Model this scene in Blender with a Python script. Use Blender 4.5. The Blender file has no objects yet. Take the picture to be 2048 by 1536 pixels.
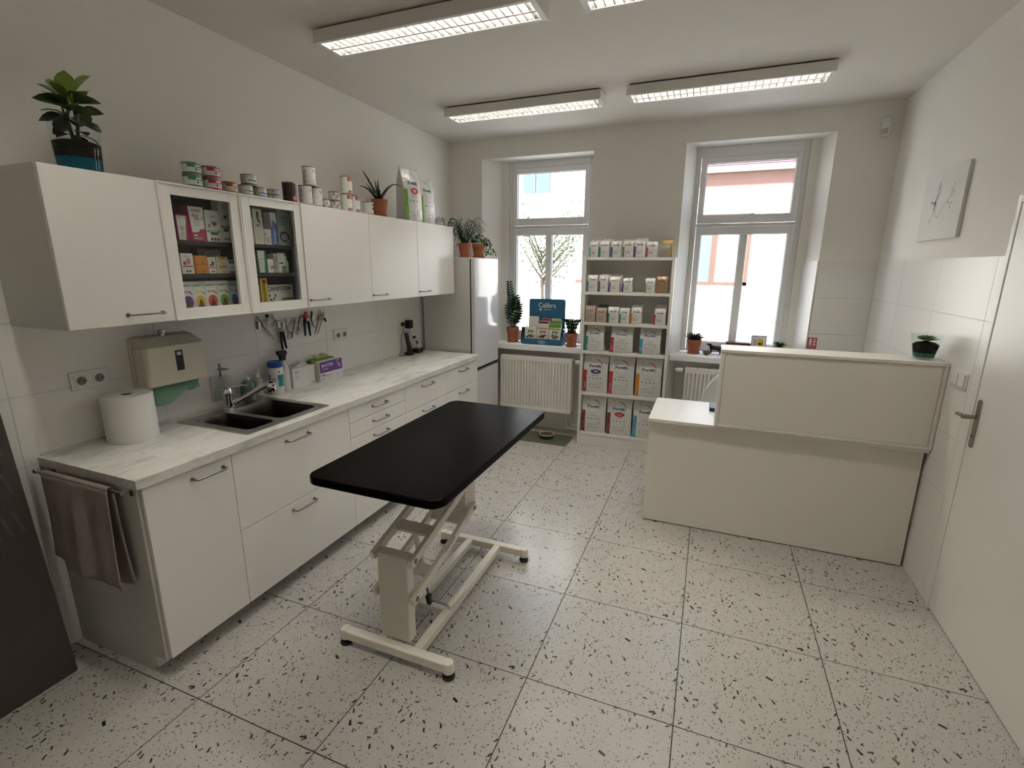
import bpy, bmesh, math, random
from mathutils import Vector, Matrix
random.seed(7)
SC = bpy.context.scene
COL = SC.collection

# ---------------------------------------------------------------- camera
def cam_basis(yaw, pitch, roll):
    f = Vector((-math.sin(yaw)*math.cos(pitch), math.cos(yaw)*math.cos(pitch), math.sin(pitch)))
    r = Vector((math.cos(yaw), math.sin(yaw), 0.0)); u = r.cross(f)
    c, s = math.cos(roll), math.sin(roll)
    return (r*c + u*s, u*c - r*s, f)
cam_data = bpy.data.cameras.new('camera'); cam = bpy.data.objects.new('camera', cam_data); COL.objects.link(cam)
_r, _u, _f = cam_basis(0.3776, -0.235, 0.0064)
cam.matrix_world = Matrix(((_r.x, _u.x, -_f.x, 2.5866), (_r.y, _u.y, -_f.y, -1.08), (_r.z, _u.z, -_f.z, 1.7088), (0, 0, 0, 1)))
cam_data.sensor_width = 36.0; cam_data.lens = 980.56/2048*36.0; cam_data.clip_start = 0.02; cam_data.clip_end = 200
SC.camera = cam

# ---------------------------------------------------------------- sky, sun, exposure
world = bpy.data.worlds.new('world'); SC.world = world; world.use_nodes = True
wn = world.node_tree.nodes; wl = world.node_tree.links
sky = wn.new('ShaderNodeTexSky'); sky.sky_type = 'NISHITA'; sky.sun_disc = False
sky.sun_elevation = math.radians(48); sky.sun_rotation = math.radians(200); sky.air_density = 1.0; sky.dust_density = 1.5
wn['Background'].inputs['Strength'].default_value = 1.6
wl.new(sky.outputs[0], wn['Background'].inputs['Color'])
sun_data = bpy.data.lights.new('sun', 'SUN'); sun_data.energy = 14.0; sun_data.angle = math.radians(0.6); sun_data.color = (1.0, 0.95, 0.88)
sun = bpy.data.objects.new('sun', sun_data); COL.objects.link(sun)
sun.rotation_euler = Vector((0.28, 0.62, -0.73)).to_track_quat('-Z', 'Y').to_euler()
sun.location = (0, -6, 12)
TUBE = 14.5            # radiance of the fluorescent tubes
SC.view_settings.view_transform = 'Standard'; SC.view_settings.look = 'None'
SC.view_settings.gamma = 1.0; SC.view_settings.use_curve_mapping = False
SC.view_settings.exposure = 0.14
cy = SC.cycles
cy.max_bounces = 10; cy.diffuse_bounces = 6; cy.glossy_bounces = 4; cy.transmission_bounces = 6; cy.transparent_max_bounces = 16
cy.caustics_reflective = False; cy.caustics_refractive = False; cy.sample_clamp_indirect = 6.0
cy.use_denoising = True

# ---------------------------------------------------------------- materials
MATS = {}
def nodes_of(m):
    m.use_nodes = True
    return m.node_tree.nodes, m.node_tree.links, m.node_tree.nodes['Principled BSDF']
def mat(name, rgb, rough=0.5, metal=0.0, spec=0.5, var=0.0, vscale=8.0, bump=0.0, bscale=60.0, coat=0.0, emit=None, estr=0.0, trans=0.0, ior=1.45, alpha=1.0):
    if name in MATS: return MATS[name]
    m = bpy.data.materials.new(name); n, l, b = nodes_of(m)
    b.inputs['Base Color'].default_value = (*rgb, 1); b.inputs['Roughness'].default_value = rough
    b.inputs['Metallic'].default_value = metal; b.inputs['Specular IOR Level'].default_value = spec
    b.inputs['Coat Weight'].default_value = coat; b.inputs['IOR'].default_value = ior
    b.inputs['Transmission Weight'].default_value = trans; b.inputs['Alpha'].default_value = alpha
    if emit: b.inputs['Emission Color'].default_value = (*emit, 1); b.inputs['Emission Strength'].default_value = estr
    if var or bump:
        tc = n.new('ShaderNodeTexCoord')
    if var:
        nz = n.new('ShaderNodeTexNoise'); nz.inputs['Scale'].default_value = vscale; nz.inputs['Detail'].default_value = 4
        mr = n.new('ShaderNodeMapRange'); mr.inputs[3].default_value = 1-var; mr.inputs[4].default_value = 1+var*0.5
        mx = n.new('ShaderNodeVectorMath'); mx.operation = 'SCALE'; mx.inputs[0].default_value = rgb
        l.new(tc.outputs['Object'], nz.inputs['Vector']); l.new(nz.outputs['Fac'], mr.inputs[0]); l.new(mr.outputs[0], mx.inputs['Scale'])
        l.new(mx.outputs[0], b.inputs['Base Color'])
    if bump:
        nb = n.new('ShaderNodeTexNoise'); nb.inputs['Scale'].default_value = bscale; nb.inputs['Detail'].default_value = 3
        bp = n.new('ShaderNodeBump'); bp.inputs['Strength'].default_value = bump; bp.inputs['Distance'].default_value = 0.01
        l.new(tc.outputs['Object'], nb.inputs['Vector']); l.new(nb.outputs['Fac'], bp.inputs['Height']); l.new(bp.outputs[0], b.inputs['Normal'])
    MATS[name] = m
    return m
def thin_glass(name, tint, gloss=1.0, f0=0.04, f1=0.75):
    """a thin pane: see-through with a Fresnel reflection, no refraction"""
    if name in MATS: return MATS[name]
    m = bpy.data.materials.new(name); m.use_nodes = True; n, l = m.node_tree.nodes, m.node_tree.links
    n.remove(n['Principled BSDF'])
    t = n.new('ShaderNodeBsdfTransparent'); t.inputs[0].default_value = (*tint, 1)
    g = n.new('ShaderNodeBsdfGlossy'); g.inputs['Roughness'].default_value = 0.02; g.inputs[0].default_value = (gloss, gloss, gloss, 1)
    lw = n.new('ShaderNodeLayerWeight'); lw.inputs[0].default_value = 0.5
    pw = n.new('ShaderNodeMath'); pw.operation = 'POWER'; pw.inputs[1].default_value = 4.0; l.new(lw.outputs['Facing'], pw.inputs[0])
    fr = n.new('ShaderNodeMath'); fr.operation = 'MULTIPLY_ADD'; fr.inputs[1].default_value = f1; fr.inputs[2].default_value = f0; l.new(pw.outputs[0], fr.inputs[0])
    mx = n.new('ShaderNodeMixShader'); l.new(fr.outputs[0], mx.inputs[0]); l.new(t.outputs[0], mx.inputs[1]); l.new(g.outputs[0], mx.inputs[2])
    l.new(mx.outputs[0], n['Material Output'].inputs['Surface'])
    MATS[name] = m
    return m
def terrazzo():
    m = bpy.data.materials.new('terrazzo'); n, l, b = nodes_of(m)
    b.inputs['Roughness'].default_value = 0.24; b.inputs['Specular IOR Level'].default_value = 0.5
    tc = n.new('ShaderNodeTexCoord'); base = None
    def math_(op, a, c, clamp=False):
        q = n.new('ShaderNodeMath'); q.operation = op; q.use_clamp = clamp
        for i, x in enumerate((a, c)):
            if x is None: continue
            if isinstance(x, (int, float)): q.inputs[i].default_value = x
            else: l.new(x, q.inputs[i])
        return q.outputs[0]
    col = None
    nz = n.new('ShaderNodeTexNoise'); nz.inputs['Scale'].default_value = 900; l.new(tc.outputs['Object'], nz.inputs['Vector'])
    cr0 = n.new('ShaderNodeMapRange'); cr0.inputs[3].default_value = 0.93; cr0.inputs[4].default_value = 1.04; l.new(nz.outputs[0], cr0.inputs[0])
    b0 = n.new('ShaderNodeVectorMath'); b0.operation = 'SCALE'; b0.inputs[0].default_value = (0.455, 0.433, 0.402); l.new(cr0.outputs[0], b0.inputs['Scale'])
    col = b0.outputs[0]
    # (cells per metre, share of cells with a chip, half length, half width, offset, strength)
    for scale, prob, hl, hw, off, strength in ((150, 0.20, 0.0022, 0.0012, 3.7, 0.55), (75, 0.36, 0.0046, 0.0021, 1.3, 0.85), (30, 0.34, 0.0105, 0.0036, 0.0, 1.0), (9, 0.25, 0.0150, 0.0060, 5.1, 1.0)):
        add = n.new('ShaderNodeVectorMath'); add.operation = 'MULTIPLY_ADD'; add.inputs[1].default_value = (1, 1, 0); add.inputs[2].default_value = (off, off*1.7, 0.31+off)
        l.new(tc.outputs['Object'], add.inputs[0])
        vo = n.new('ShaderNodeTexVoronoi'); vo.voronoi_dimensions = '2D'; vo.inputs['Scale'].default_value = scale; vo.inputs['Randomness'].default_value = 0.9
        l.new(add.outputs[0], vo.inputs['Vector'])
        sub = n.new('ShaderNodeVectorMath'); sub.operation = 'SUBTRACT'; l.new(add.outputs[0], sub.inputs[0]); l.new(vo.outputs['Position'], sub.inputs[1])
        sp = n.new('ShaderNodeSeparateColor'); l.new(vo.outputs['Color'], sp.inputs[0])
        # ragged outline
        rn = n.new('ShaderNodeTexNoise'); rn.inputs['Scale'].default_value = 260; l.new(add.outputs[0], rn.inputs['Vector'])
        rs = n.new('ShaderNodeVectorMath'); rs.operation = 'MULTIPLY_ADD'; rs.inputs[1].default_value = (hw*0.9, hw*0.9, 0); l.new(rn.outputs['Color'], rs.inputs[0])
        ro0 = n.new('ShaderNodeVectorMath'); ro0.operation = 'SUBTRACT'; ro0.inputs[1].default_value = (hw*0.45, hw*0.45, 0); l.new(sub.outputs[0], ro0.inputs[0]); l.new(ro0.outputs[0], rs.inputs[2])
        rot = n.new('ShaderNodeVectorRotate'); rot.rotation_type = 'Z_AXIS'; l.new(rs.outputs[0], rot.inputs['Vector']); l.new(math_('MULTIPLY', sp.outputs[0], 6.283), rot.inputs['Angle'])
        xy = n.new('ShaderNodeSeparateXYZ'); l.new(rot.outputs[0], xy.inputs[0])
        size = math_('ADD', math_('MULTIPLY', sp.outputs[1], 0.75), 0.25)
        ax = math_('DIVIDE', math_('ABSOLUTE', xy.outputs[0], None), math_('MULTIPLY', size, hl))
        ay = math_('DIVIDE', math_('ABSOLUTE', xy.outputs[1], None), math_('MULTIPLY', size, hw))
        inside = math_('LESS_THAN', math_('MAXIMUM', ax, ay), 1.0)
        mask = math_('MULTIPLY', math_('MULTIPLY', inside, math_('LESS_THAN', sp.outputs[2], prob)), strength)
        cr = n.new('ShaderNodeValToRGB'); e = cr.color_ramp.elements
        cr.color_ramp.interpolation = 'CONSTANT'
        e[0].position = 0; e[0].color = (0.018, 0.016, 0.014, 1); e[1].position = 0.62; e[1].color = (0.07, 0.06, 0.045, 1)
        k = e.new(0.80); k.color = (0.15, 0.10, 0.06, 1); k = e.new(0.92); k.color = (0.32, 0.29, 0.23, 1)
        l.new(math_('FRACT', math_('MULTIPLY', sp.outputs[1], 7.3), None), cr.inputs[0])
        mx = n.new('ShaderNodeMix'); mx.data_type = 'RGBA'; l.new(mask, mx.inputs[0]); l.new(col, mx.inputs[6]); l.new(cr.outputs[0], mx.inputs[7])
        col = mx.outputs[2]
    l.new(col, b.inputs['Base Color'])
    MATS['terrazzo'] = m
    return m
def worktop_mat():
    m = bpy.data.materials.new('pale_concrete_laminate'); n, l, b = nodes_of(m)
    b.inputs['Roughness'].default_value = 0.55
    tc = n.new('ShaderNodeTexCoord'); mp = n.new('ShaderNodeMapping'); mp.inputs['Scale'].default_value = (2.4, 1, 2.4); l.new(tc.outputs['Object'], mp.inputs[0])
    n1 = n.new('ShaderNodeTexNoise'); n1.inputs['Scale'].default_value = 4.5; n1.inputs['Detail'].default_value = 10; n1.inputs['Roughness'].default_value = 0.68; n1.inputs['Distortion'].default_value = 0.6
    n2 = n.new('ShaderNodeTexNoise'); n2.inputs['Scale'].default_value = 55; n2.inputs['Detail'].default_value = 5; n2.inputs['Roughness'].default_value = 0.7
    l.new(mp.outputs[0], n1.inputs['Vector']); l.new(mp.outputs[0], n2.inputs['Vector'])
    c1 = n.new('ShaderNodeValToRGB'); e = c1.color_ramp.elements
    e[0].position = 0.36; e[0].color = (0.50, 0.485, 0.45, 1); e[1].position = 0.58; e[1].color = (0.72, 0.705, 0.665, 1)
    k = e.new(0.46); k.color = (0.63, 0.615, 0.575, 1)
    c2 = n.new('ShaderNodeMapRange'); c2.inputs[1].default_value = 0.3; c2.inputs[2].default_value = 0.7; c2.inputs[3].default_value = 0.82; c2.inputs[4].default_value = 1.1
    l.new(n1.outputs[0], c1.inputs[0]); l.new(n2.outputs[0], c2.inputs[0])
    sc = n.new('ShaderNodeVectorMath'); sc.operation = 'SCALE'; l.new(c1.outputs[0], sc.inputs[0]); l.new(c2.outputs[0], sc.inputs['Scale'])
    l.new(sc.outputs[0], b.inputs['Base Color'])
    MATS['worktop'] = m
    return m
M_WALL = mat('wall_paint', (0.86, 0.83, 0.775), 0.9, bump=0.04, bscale=90)
M_CEIL = mat('ceiling_paint', (0.76, 0.725, 0.67), 0.95, bump=0.03, bscale=70)
M_TILE = mat('white_wall_tile', (0.80, 0.78, 0.75), 0.28)
M_GROUT = mat('light_grout', (0.56, 0.55, 0.52), 0.9)
M_DGROUT = mat('dark_floor_grout', (0.05, 0.046, 0.042), 0.9)
M_TERR = terrazzo(); M_WORK = worktop_mat()
M_FRONT = mat('white_cabinet_front', (0.80, 0.775, 0.74), 0.30)
M_CARC = mat('white_carcass', (0.66, 0.645, 0.61), 0.5)
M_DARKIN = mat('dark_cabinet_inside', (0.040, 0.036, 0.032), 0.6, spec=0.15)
M_GAP = mat('gap_shade', (0.03, 0.028, 0.026), 0.8)  # near-black standing in for shade in gaps; also the fridge gasket
M_STEEL = mat('brushed_steel', (0.50, 0.48, 0.45), 0.32, metal=1.0)
M_HAND = mat('handle_steel', (0.27, 0.255, 0.235), 0.34, metal=1.0)
M_CHROME = mat('chrome', (0.78, 0.78, 0.78), 0.08, metal=1.0)
M_DSTEEL = mat('dark_steel', (0.20, 0.19, 0.175), 0.35, metal=1.0)
M_BASIN = mat('sink_basin_steel', (0.12, 0.105, 0.09), 0.33, metal=1.0)
M_BLACK = mat('black_plastic', (0.012, 0.012, 0.013), 0.4)
M_RUBBER = mat('black_rubber', (0.015, 0.014, 0.014), 0.8)
M_TABLE = mat('black_rubber_tabletop', (0.0022, 0.0018, 0.0015), 0.24, spec=0.04, bump=0.06, bscale=220)
M_CREAM = mat('cream_lacquered_steel', (0.76, 0.72, 0.64), 0.42, var=0.06, vscale=9)
M_DESK = mat('white_desk_board', (0.75, 0.715, 0.655), 0.45)
M_UPVC = mat('white_window_plastic', (0.86, 0.86, 0.85), 0.35)
M_RAD = mat('radiator_enamel', (0.80, 0.775, 0.73), 0.4)
M_WHITE = mat('white_plastic', (0.76, 0.755, 0.73), 0.4)
M_PAPER = mat('white_paper', (0.78, 0.77, 0.73), 0.9, bump=0.25, bscale=140)
M_CARD = mat('white_card', (0.72, 0.71, 0.68), 0.55)
M_FOIL = mat('white_foil_bag', (0.66, 0.65, 0.63), 0.26, metal=0.12, bump=0.6, bscale=30)
M_TERRA = mat('terracotta', (0.33, 0.105, 0.045), 0.7, var=0.12)
M_SOIL = mat('soil', (0.014, 0.0095, 0.007), 0.95, spec=0.05, bump=0.8, bscale=120)
M_LEAF = mat('leaf_green', (0.045, 0.095, 0.018), 0.40, var=0.3, vscale=20)
M_LEAFL = mat('leaf_pale_green', (0.17, 0.24, 0.045), 0.42, var=0.25, vscale=20)
M_LEAFD = mat('leaf_dark_green', (0.014, 0.032, 0.011), 0.35, var=0.3, vscale=20)
M_PANE = thin_glass('clear_pane', (0.97, 0.98, 0.98))
M_TINT = thin_glass('tinted_pane', (0.97, 0.98, 0.97), f0=0.015, f1=0.5)
M_VASE = thin_glass('vase_glass', (0.94, 0.965, 0.955), f0=0.010, f1=0.22)
M_INK = mat('ink_black', (0.02, 0.02, 0.025), 0.6)
M_NAVY = mat('ink_navy', (0.012, 0.035, 0.11), 0.6)
M_RED = mat('print_red', (0.42, 0.03, 0.035), 0.5)
M_MAROON = mat('print_maroon', (0.16, 0.022, 0.018), 0.5)
M_CRIM = mat('print_crimson', (0.38, 0.015, 0.09), 0.5)
M_GREEN = mat('print_green', (0.02, 0.20, 0.09), 0.5)
M_LIME = mat('print_lime', (0.16, 0.36, 0.03), 0.5)
M_ORANGE = mat('print_orange', (0.55, 0.20, 0.02), 0.5)
M_RUST = mat('print_rust', (0.36, 0.11, 0.025), 0.5)
M_YELLOW = mat('print_yellow', (0.62, 0.42, 0.03), 0.5)
M_BLUE = mat('print_blue', (0.03, 0.10, 0.36), 0.5)
M_TEAL = mat('print_teal', (0.01, 0.24, 0.25), 0.5)
M_CYAN = mat('print_cyan', (0.05, 0.28, 0.42), 0.5)
M_PURPLE = mat('print_purple', (0.12, 0.03, 0.24), 0.5)
M_GREY = mat('print_grey', (0.16, 0.16, 0.155), 0.6)
M_LGREY = mat('print_light_grey', (0.50, 0.49, 0.46), 0.6)
M_SILV = mat('can_metal', (0.24, 0.225, 0.20), 0.35, metal=1.0)
M_RINGG = mat('print_ring_grey', (0.24, 0.24, 0.235), 0.6)

# ---------------------------------------------------------------- mesh helpers
ORG = {}
class MB:
    def __init__(s): s.v = []; s.f = []
    def add(s, vs, fs):
        o = len(s.v); s.v += [tuple(v) for v in vs]; s.f += [tuple(i+o for i in f) for f in fs]; return s
    def box(s, x0, x1, y0, y1, z0, z1):
        return s.add([(x0,y0,z0),(x1,y0,z0),(x1,y1,z0),(x0,y1,z0),(x0,y0,z1),(x1,y0,z1),(x1,y1,z1),(x0,y1,z1)],
                     [(3,2,1,0),(4,5,6,7),(0,1,5,4),(1,2,6,5),(2,3,7,6),(3,0,4,7)])
    def beam(s, p, q, w, h, up=(0,0,1)):
        """rectangular bar from p to q, w across, h along up"""
        p, q = Vector(p), Vector(q); d = (q-p).normalized(); upv = Vector(up)
        a = d.cross(upv).normalized()*w/2; b = a.cross(d).normalized()*h/2
        c = [p-a-b, p+a-b, p+a+b, p-a+b, q-a-b, q+a-b, q+a+b, q-a+b]
        return s.add(c, [(3,2,1,0),(4,5,6,7),(0,1,5,4),(1,2,6,5),(2,3,7,6),(3,0,4,7)])
    def prism(s, poly, a0, a1, axis='z'):
        n = len(poly)
        def P(p, a): return {'z': (p[0],p[1],a), 'x': (a,p[0],p[1]), 'y': (p[0],a,p[1])}[axis]
        vs = [P(p, a0) for p in poly]+[P(p, a1) for p in poly]
        return s.add(vs, [tuple(range(n))[::-1], tuple(range(n, 2*n))]+[(i, (i+1)%n, n+(i+1)%n, n+i) for i in range(n)])
    def lathe(s, prof, c=(0,0,0), n=24, axis='z', cap=True):
        vs = []; m = len(prof)
        for r, z in prof:
            for i in range(n):
                t = 2*math.pi*i/n; x, y = r*math.cos(t), r*math.sin(t)
                p = {'z': (x,y,z), 'x': (z,x,y), 'y': (x,z,y)}[axis]
                vs.append((c[0]+p[0], c[1]+p[1], c[2]+p[2]))
        fs = [(j*n+i, j*n+(i+1)%n, (j+1)*n+(i+1)%n, (j+1)*n+i) for j in range(m-1) for i in range(n)]
        if cap:
            if prof[0][0] > 1e-6: fs.append(tuple(range(n))[::-1])
            if prof[-1][0] > 1e-6: fs.append(tuple((m-1)*n+i for i in range(n)))
        return s.add(vs, fs)
    def tube(s, path, r, n=8, closed=False, flat=1.0):
        pts = [Vector(p) for p in path]; k = len(pts); rr = r if isinstance(r, (list, tuple)) else [r]*k
        tan = []
        for i in range(k):
            a = pts[(i-1) % k] if (closed or i > 0) else pts[i]; b = pts[(i+1) % k] if (closed or i < k-1) else pts[i]
            tan.append((b-a).normalized() if (b-a).length > 1e-9 else Vector((0,0,1)))
        ref = Vector((0,0,1)) if abs(tan[0].z) < 0.9 else Vector((1,0,0))
        nv = (ref - tan[0]*ref.dot(tan[0])).normalized(); vs = []
        for i in range(k):
            nv = nv - tan[i]*nv.dot(tan[i]); nv = nv.normalized() if nv.length > 1e-6 else tan[i].orthogonal().normalized()
            bv = tan[i].cross(nv)
            for j in range(n):
                t = 2*math.pi*j/n; vs.append(pts[i]+nv*(rr[i]*math.cos(t)*flat)+bv*(rr[i]*math.sin(t)))
        fs = [(i*n+j, i*n+(j+1)%n, ((i+1)%k)*n+(j+1)%n, ((i+1)%k)*n+j) for i in range(k if closed else k-1) for j in range(n)]
        if not closed: fs += [tuple(range(n))[::-1], tuple((k-1)*n+j for j in range(n))]
        return s.add(vs, fs)
    def sphere(s, c, r, n=12, m=8, sc=(1,1,1)):
        prof = [(math.sin(math.pi*i/m)*1.0, -math.cos(math.pi*i/m)) for i in range(m+1)]
        t = MB().lathe([(max(a, 1e-4), b) for a, b in prof], (0,0,0), n)
        return s.add([(c[0]+v[0]*r*sc[0], c[1]+v[1]*r*sc[1], c[2]+v[2]*r*sc[2]) for v in t.v], t.f)
    def grid(s, fn, nu, nv):
        vs = [fn(i/nu, j/nv) for j in range(nv+1) for i in range(nu+1)]
        return s.add(vs, [(j*(nu+1)+i, j*(nu+1)+i+1, (j+1)*(nu+1)+i+1, (j+1)*(nu+1)+i) for j in range(nv) for i in range(nu)])
    def xform(s, M):
        s.v = [tuple(M @ Vector(v)) for v in s.v]; return s
    def mesh(s, name, org=(0,0,0), smooth=False, fix=True):
        me = bpy.data.meshes.new(name); o = org
        me.from_pydata([(v[0]-o[0], v[1]-o[1], v[2]-o[2]) for v in s.v], [], s.f)
        if fix:
            bm = bmesh.new(); bm.from_mesh(me); bmesh.ops.recalc_face_normals(bm, faces=bm.faces); bm.to_mesh(me); bm.free()
        if smooth:
            me.polygons.foreach_set('use_smooth', [True]*len(me.polygons)); me.set_sharp_from_angle(angle=math.radians(38))
        me.update(); return me
    def build(s, name, m, parent=None, smooth=False, bevel=0.0, fix=True, kind=None, label=None):
        if parent is not None: org = ORG[parent.name]
        else:
            xs = [v[0] for v in s.v]; ys = [v[1] for v in s.v]; zs = [v[2] for v in s.v]
            org = ((min(xs)+max(xs))/2, (min(ys)+max(ys))/2, min(zs))
        me = s.mesh(name, org, smooth, fix); me.materials.append(m)
        o = bpy.data.objects.new(name, me); COL.objects.link(o)
        if parent is not None: o.parent = parent
        else: o.location = org
        ORG[o.name] = org
        if bevel:
            b = o.modifiers.new('bevel', 'BEVEL'); b.width = bevel; b.segments = 2; b.limit_method = 'ANGLE'; b.angle_limit = math.radians(40)
        if kind: o['kind'] = kind
        if label: o['label'] = label
        return o
def tag(o, label, cat, group=None):
    o['label'] = label; o['category'] = cat
    if group: o['group'] = group
    return o
def thing(name, label, cat, loc, group=None, rz=None, rot=None):
    """an Empty at the base of a thing; with rz or rot its parts are built in local coordinates"""
    o = bpy.data.objects.new(name, None); COL.objects.link(o); o.location = loc; o.empty_display_size = 0.05
    if rz is not None: o.rotation_euler = (0, 0, rz)
    if rot is not None: o.rotation_euler = rot
    ORG[o.name] = tuple(loc) if (rz is None and rot is None) else (0, 0, 0)
    return tag(o, label, cat, group)
def struct(o): o['kind'] = 'structure'; return o
def inst(src, parent, loc, rot=(0,0,0), scale=(1,1,1)):
    """another object on the same mesh data, a part of parent"""
    c = src.copy(); COL.objects.link(c); c.parent = parent; c.location = loc; c.rotation_euler = rot; c.scale = scale
    return c

# ---------------------------------------------------------------- flat print (lettering and marks) laid on a surface
_txt = {}
def text_mesh(s, bold=0.0):
    if (s, bold) in _txt: return _txt[(s, bold)]
    c = bpy.data.curves.new('t', 'FONT'); c.body = s; c.size = 1.0; c.resolution_u = 2; c.offset = bold
    o = bpy.data.objects.new('t', c); COL.objects.link(o)
    me = o.evaluated_get(bpy.context.evaluated_depsgraph_get()).to_mesh()
    vs = [(v.co.x, v.co.y) for v in me.vertices]; fs = [tuple(p.vertices) for p in me.polygons]
    o.to_mesh_clear(); bpy.data.objects.remove(o); bpy.data.curves.remove(c)
    xs = [v[0] for v in vs] or [0]; ys = [v[1] for v in vs] or [0]
    r = (vs, fs, min(xs), max(xs), min(ys), max(ys)); _txt[(s, bold)] = r
    return r
class Print:
    """2-D shapes in surface coordinates (u to the right, v up, metres), laid on a surface by fn(u, v, lift) -> xyz"""
    def __init__(s, fn): s.fn = fn; s.m = {}
    def _add(s, m, vs, fs, k):
        s.m.setdefault(m.name, (m, MB()))[1].add([s.fn(u, v, 0.0006*(1+k)) for u, v in vs], fs)
    def rect(s, m, u0, u1, v0, v1, k=0, n=1, nv=1, round_=0.0):
        if round_:
            pts = []
            for cx, cy_, a0 in ((u1-round_, v1-round_, 0), (u0+round_, v1-round_, 90), (u0+round_, v0+round_, 180), (u1-round_, v0+round_, 270)):
                pts += [(cx+round_*math.cos(math.radians(a0+t)), cy_+round_*math.sin(math.radians(a0+t))) for t in (0, 30, 60, 90)]
            return s.poly(m, pts, k)
        g = MB().grid(lambda a, b: (u0+(u1-u0)*a, v0+(v1-v0)*b, 0), n, nv)
        s._add(m, [(v[0], v[1]) for v in g.v], g.f, k)
    def poly(s, m, pts, k=0):
        cx = sum(p[0] for p in pts)/len(pts); cy_ = sum(p[1] for p in pts)/len(pts); n = len(pts)
        s._add(m, [(cx, cy_)]+list(pts), [(0, i+1, (i+1) % n+1) for i in range(n)], k)
    def ell(s, m, cu, cv, ru, rv, k=0, n=20):
        s.poly(m, [(cu+ru*math.cos(2*math.pi*i/n), cv+rv*math.sin(2*math.pi*i/n)) for i in range(n)], k)
    def arc(s, m, cu, cv, ru, rv, w, a0, a1, k=0, n=18, taper=False):
        vs = []
        for i in range(n+1):
            t = math.radians(a0+(a1-a0)*i/n); ww = w*(math.sin(math.pi*i/n)*0.9+0.1 if taper else 1.0)
            vs += [(cu+ru*math.cos(t), cv+rv*math.sin(t)), (cu+(ru-ww)*math.cos(t), cv+(rv-ww)*math.sin(t))]
        s._add(m, vs, [(2*i, 2*i+1, 2*i+3, 2*i+2) for i in range(n)], k)
    def line(s, m, pts, w, k=0):
        for a, b in zip(pts[:-1], pts[1:]):
            d = Vector((b[0]-a[0], b[1]-a[1])); 
            if d.length < 1e-9: continue
            q = Vector((-d.y, d.x)).normalized()*w/2
            s._add(m, [(a[0]-q.x, a[1]-q.y), (b[0]-q.x, b[1]-q.y), (b[0]+q.x, b[1]+q.y), (a[0]+q.x, a[1]+q.y)], [(0,1,2,3)], k)
    def text(s, m, t, cu, cv, h=None, w=None, k=0, bold=0.012, up=False):
        """centred on (cu, cv); fitted to a height h and, if given, a width w; up: reads bottom to top"""
        vs, fs, x0, x1, y0, y1 = text_mesh(t, bold)
        if not vs: return
        sy = (h if h else 0.01)/(y1-y0); sx = w/(x1-x0) if w else sy
        out = []
        for x, y in vs:
            a, b = (x-(x0+x1)/2)*sx, (y-(y0+y1)/2)*sy
            out.append((cu-b, cv+a) if up else (cu+a, cv+b))
        s._add(m, out, fs, k)
    def lines(s, m, u0, u1, v0, v1, n, k=0, fill=0.45):
        """small unreadable print: rows of short bars"""
        for i in range(n):
            v = v0+(v1-v0)*(i+0.5)/n; hh = (v1-v0)/n*fill/2; s.rect(m, u0, u0+(u1-u0)*random.uniform(0.7, 1.0), v-hh, v+hh, k)
    def build(s, parent, name='label_print'):
        for m, b in s.m.values(): b.build(name, m, parent, fix=False)
def on_x(x, y0, z0): return lambda u, v, e: (x+e, y0+u, z0+v)      # a face looking to +x
def on_y(y, x0, z0): return lambda u, v, e: (x0+u, y-e, z0+v)      # a face looking to -y

# ================================================================ the room
W, YB, YN, H = 3.79, 3.67, -2.40, 2.92        # right wall, window wall, wall behind the camera, ceiling
floor = struct(MB().box(-0.1, W+0.1, YN-0.1, 3.82, -0.12, -0.0022).build('floor', M_DGROUT))
TS, TX, TY, GAP = 0.5973, 0.8142, 0.5684, 0.0045
full_tile = None
for i in range(-2, 5):
    for j in range(-5, 6):
        x0, x1 = TX+i*TS, TX+(i+1)*TS; y0, y1 = TY+j*TS, TY+(j+1)*TS
        cx_, cy_ = (x0+x1)/2, (y0+y1)/2
        a0, a1, b0, b1 = max(x0+GAP/2, 0), min(x1-GAP/2, W), max(y0+GAP/2, YN), min(y1-GAP/2, 3.81)
        if a1-a0 < 0.01 or b1-b0 < 0.01: continue
        whole = a1-a0 > TS-GAP-1e-6 and b1-b0 > TS-GAP-1e-6
        lx, ly, lz = cx_-ORG['floor'][0], cy_-ORG['floor'][1], -ORG['floor'][2]
        if whole and full_tile is not None: inst(full_tile, floor, (lx, ly, lz)); continue
        me = MB().box(a0-cx_, a1-cx_, b0-cy_, b1-cy_, -0.0045, 0.0).mesh('floor_tile'); me.materials.append(M_TERR)
        t = bpy.data.objects.new('floor_tile', me); COL.objects.link(t); t.parent = floor; t.location = (lx, ly, lz)
        if whole: full_tile = t
struct(MB().box(-0.2, W+0.2, YN-0.2, 4.15, H, H+0.15).build('ceiling', M_CEIL))

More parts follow.
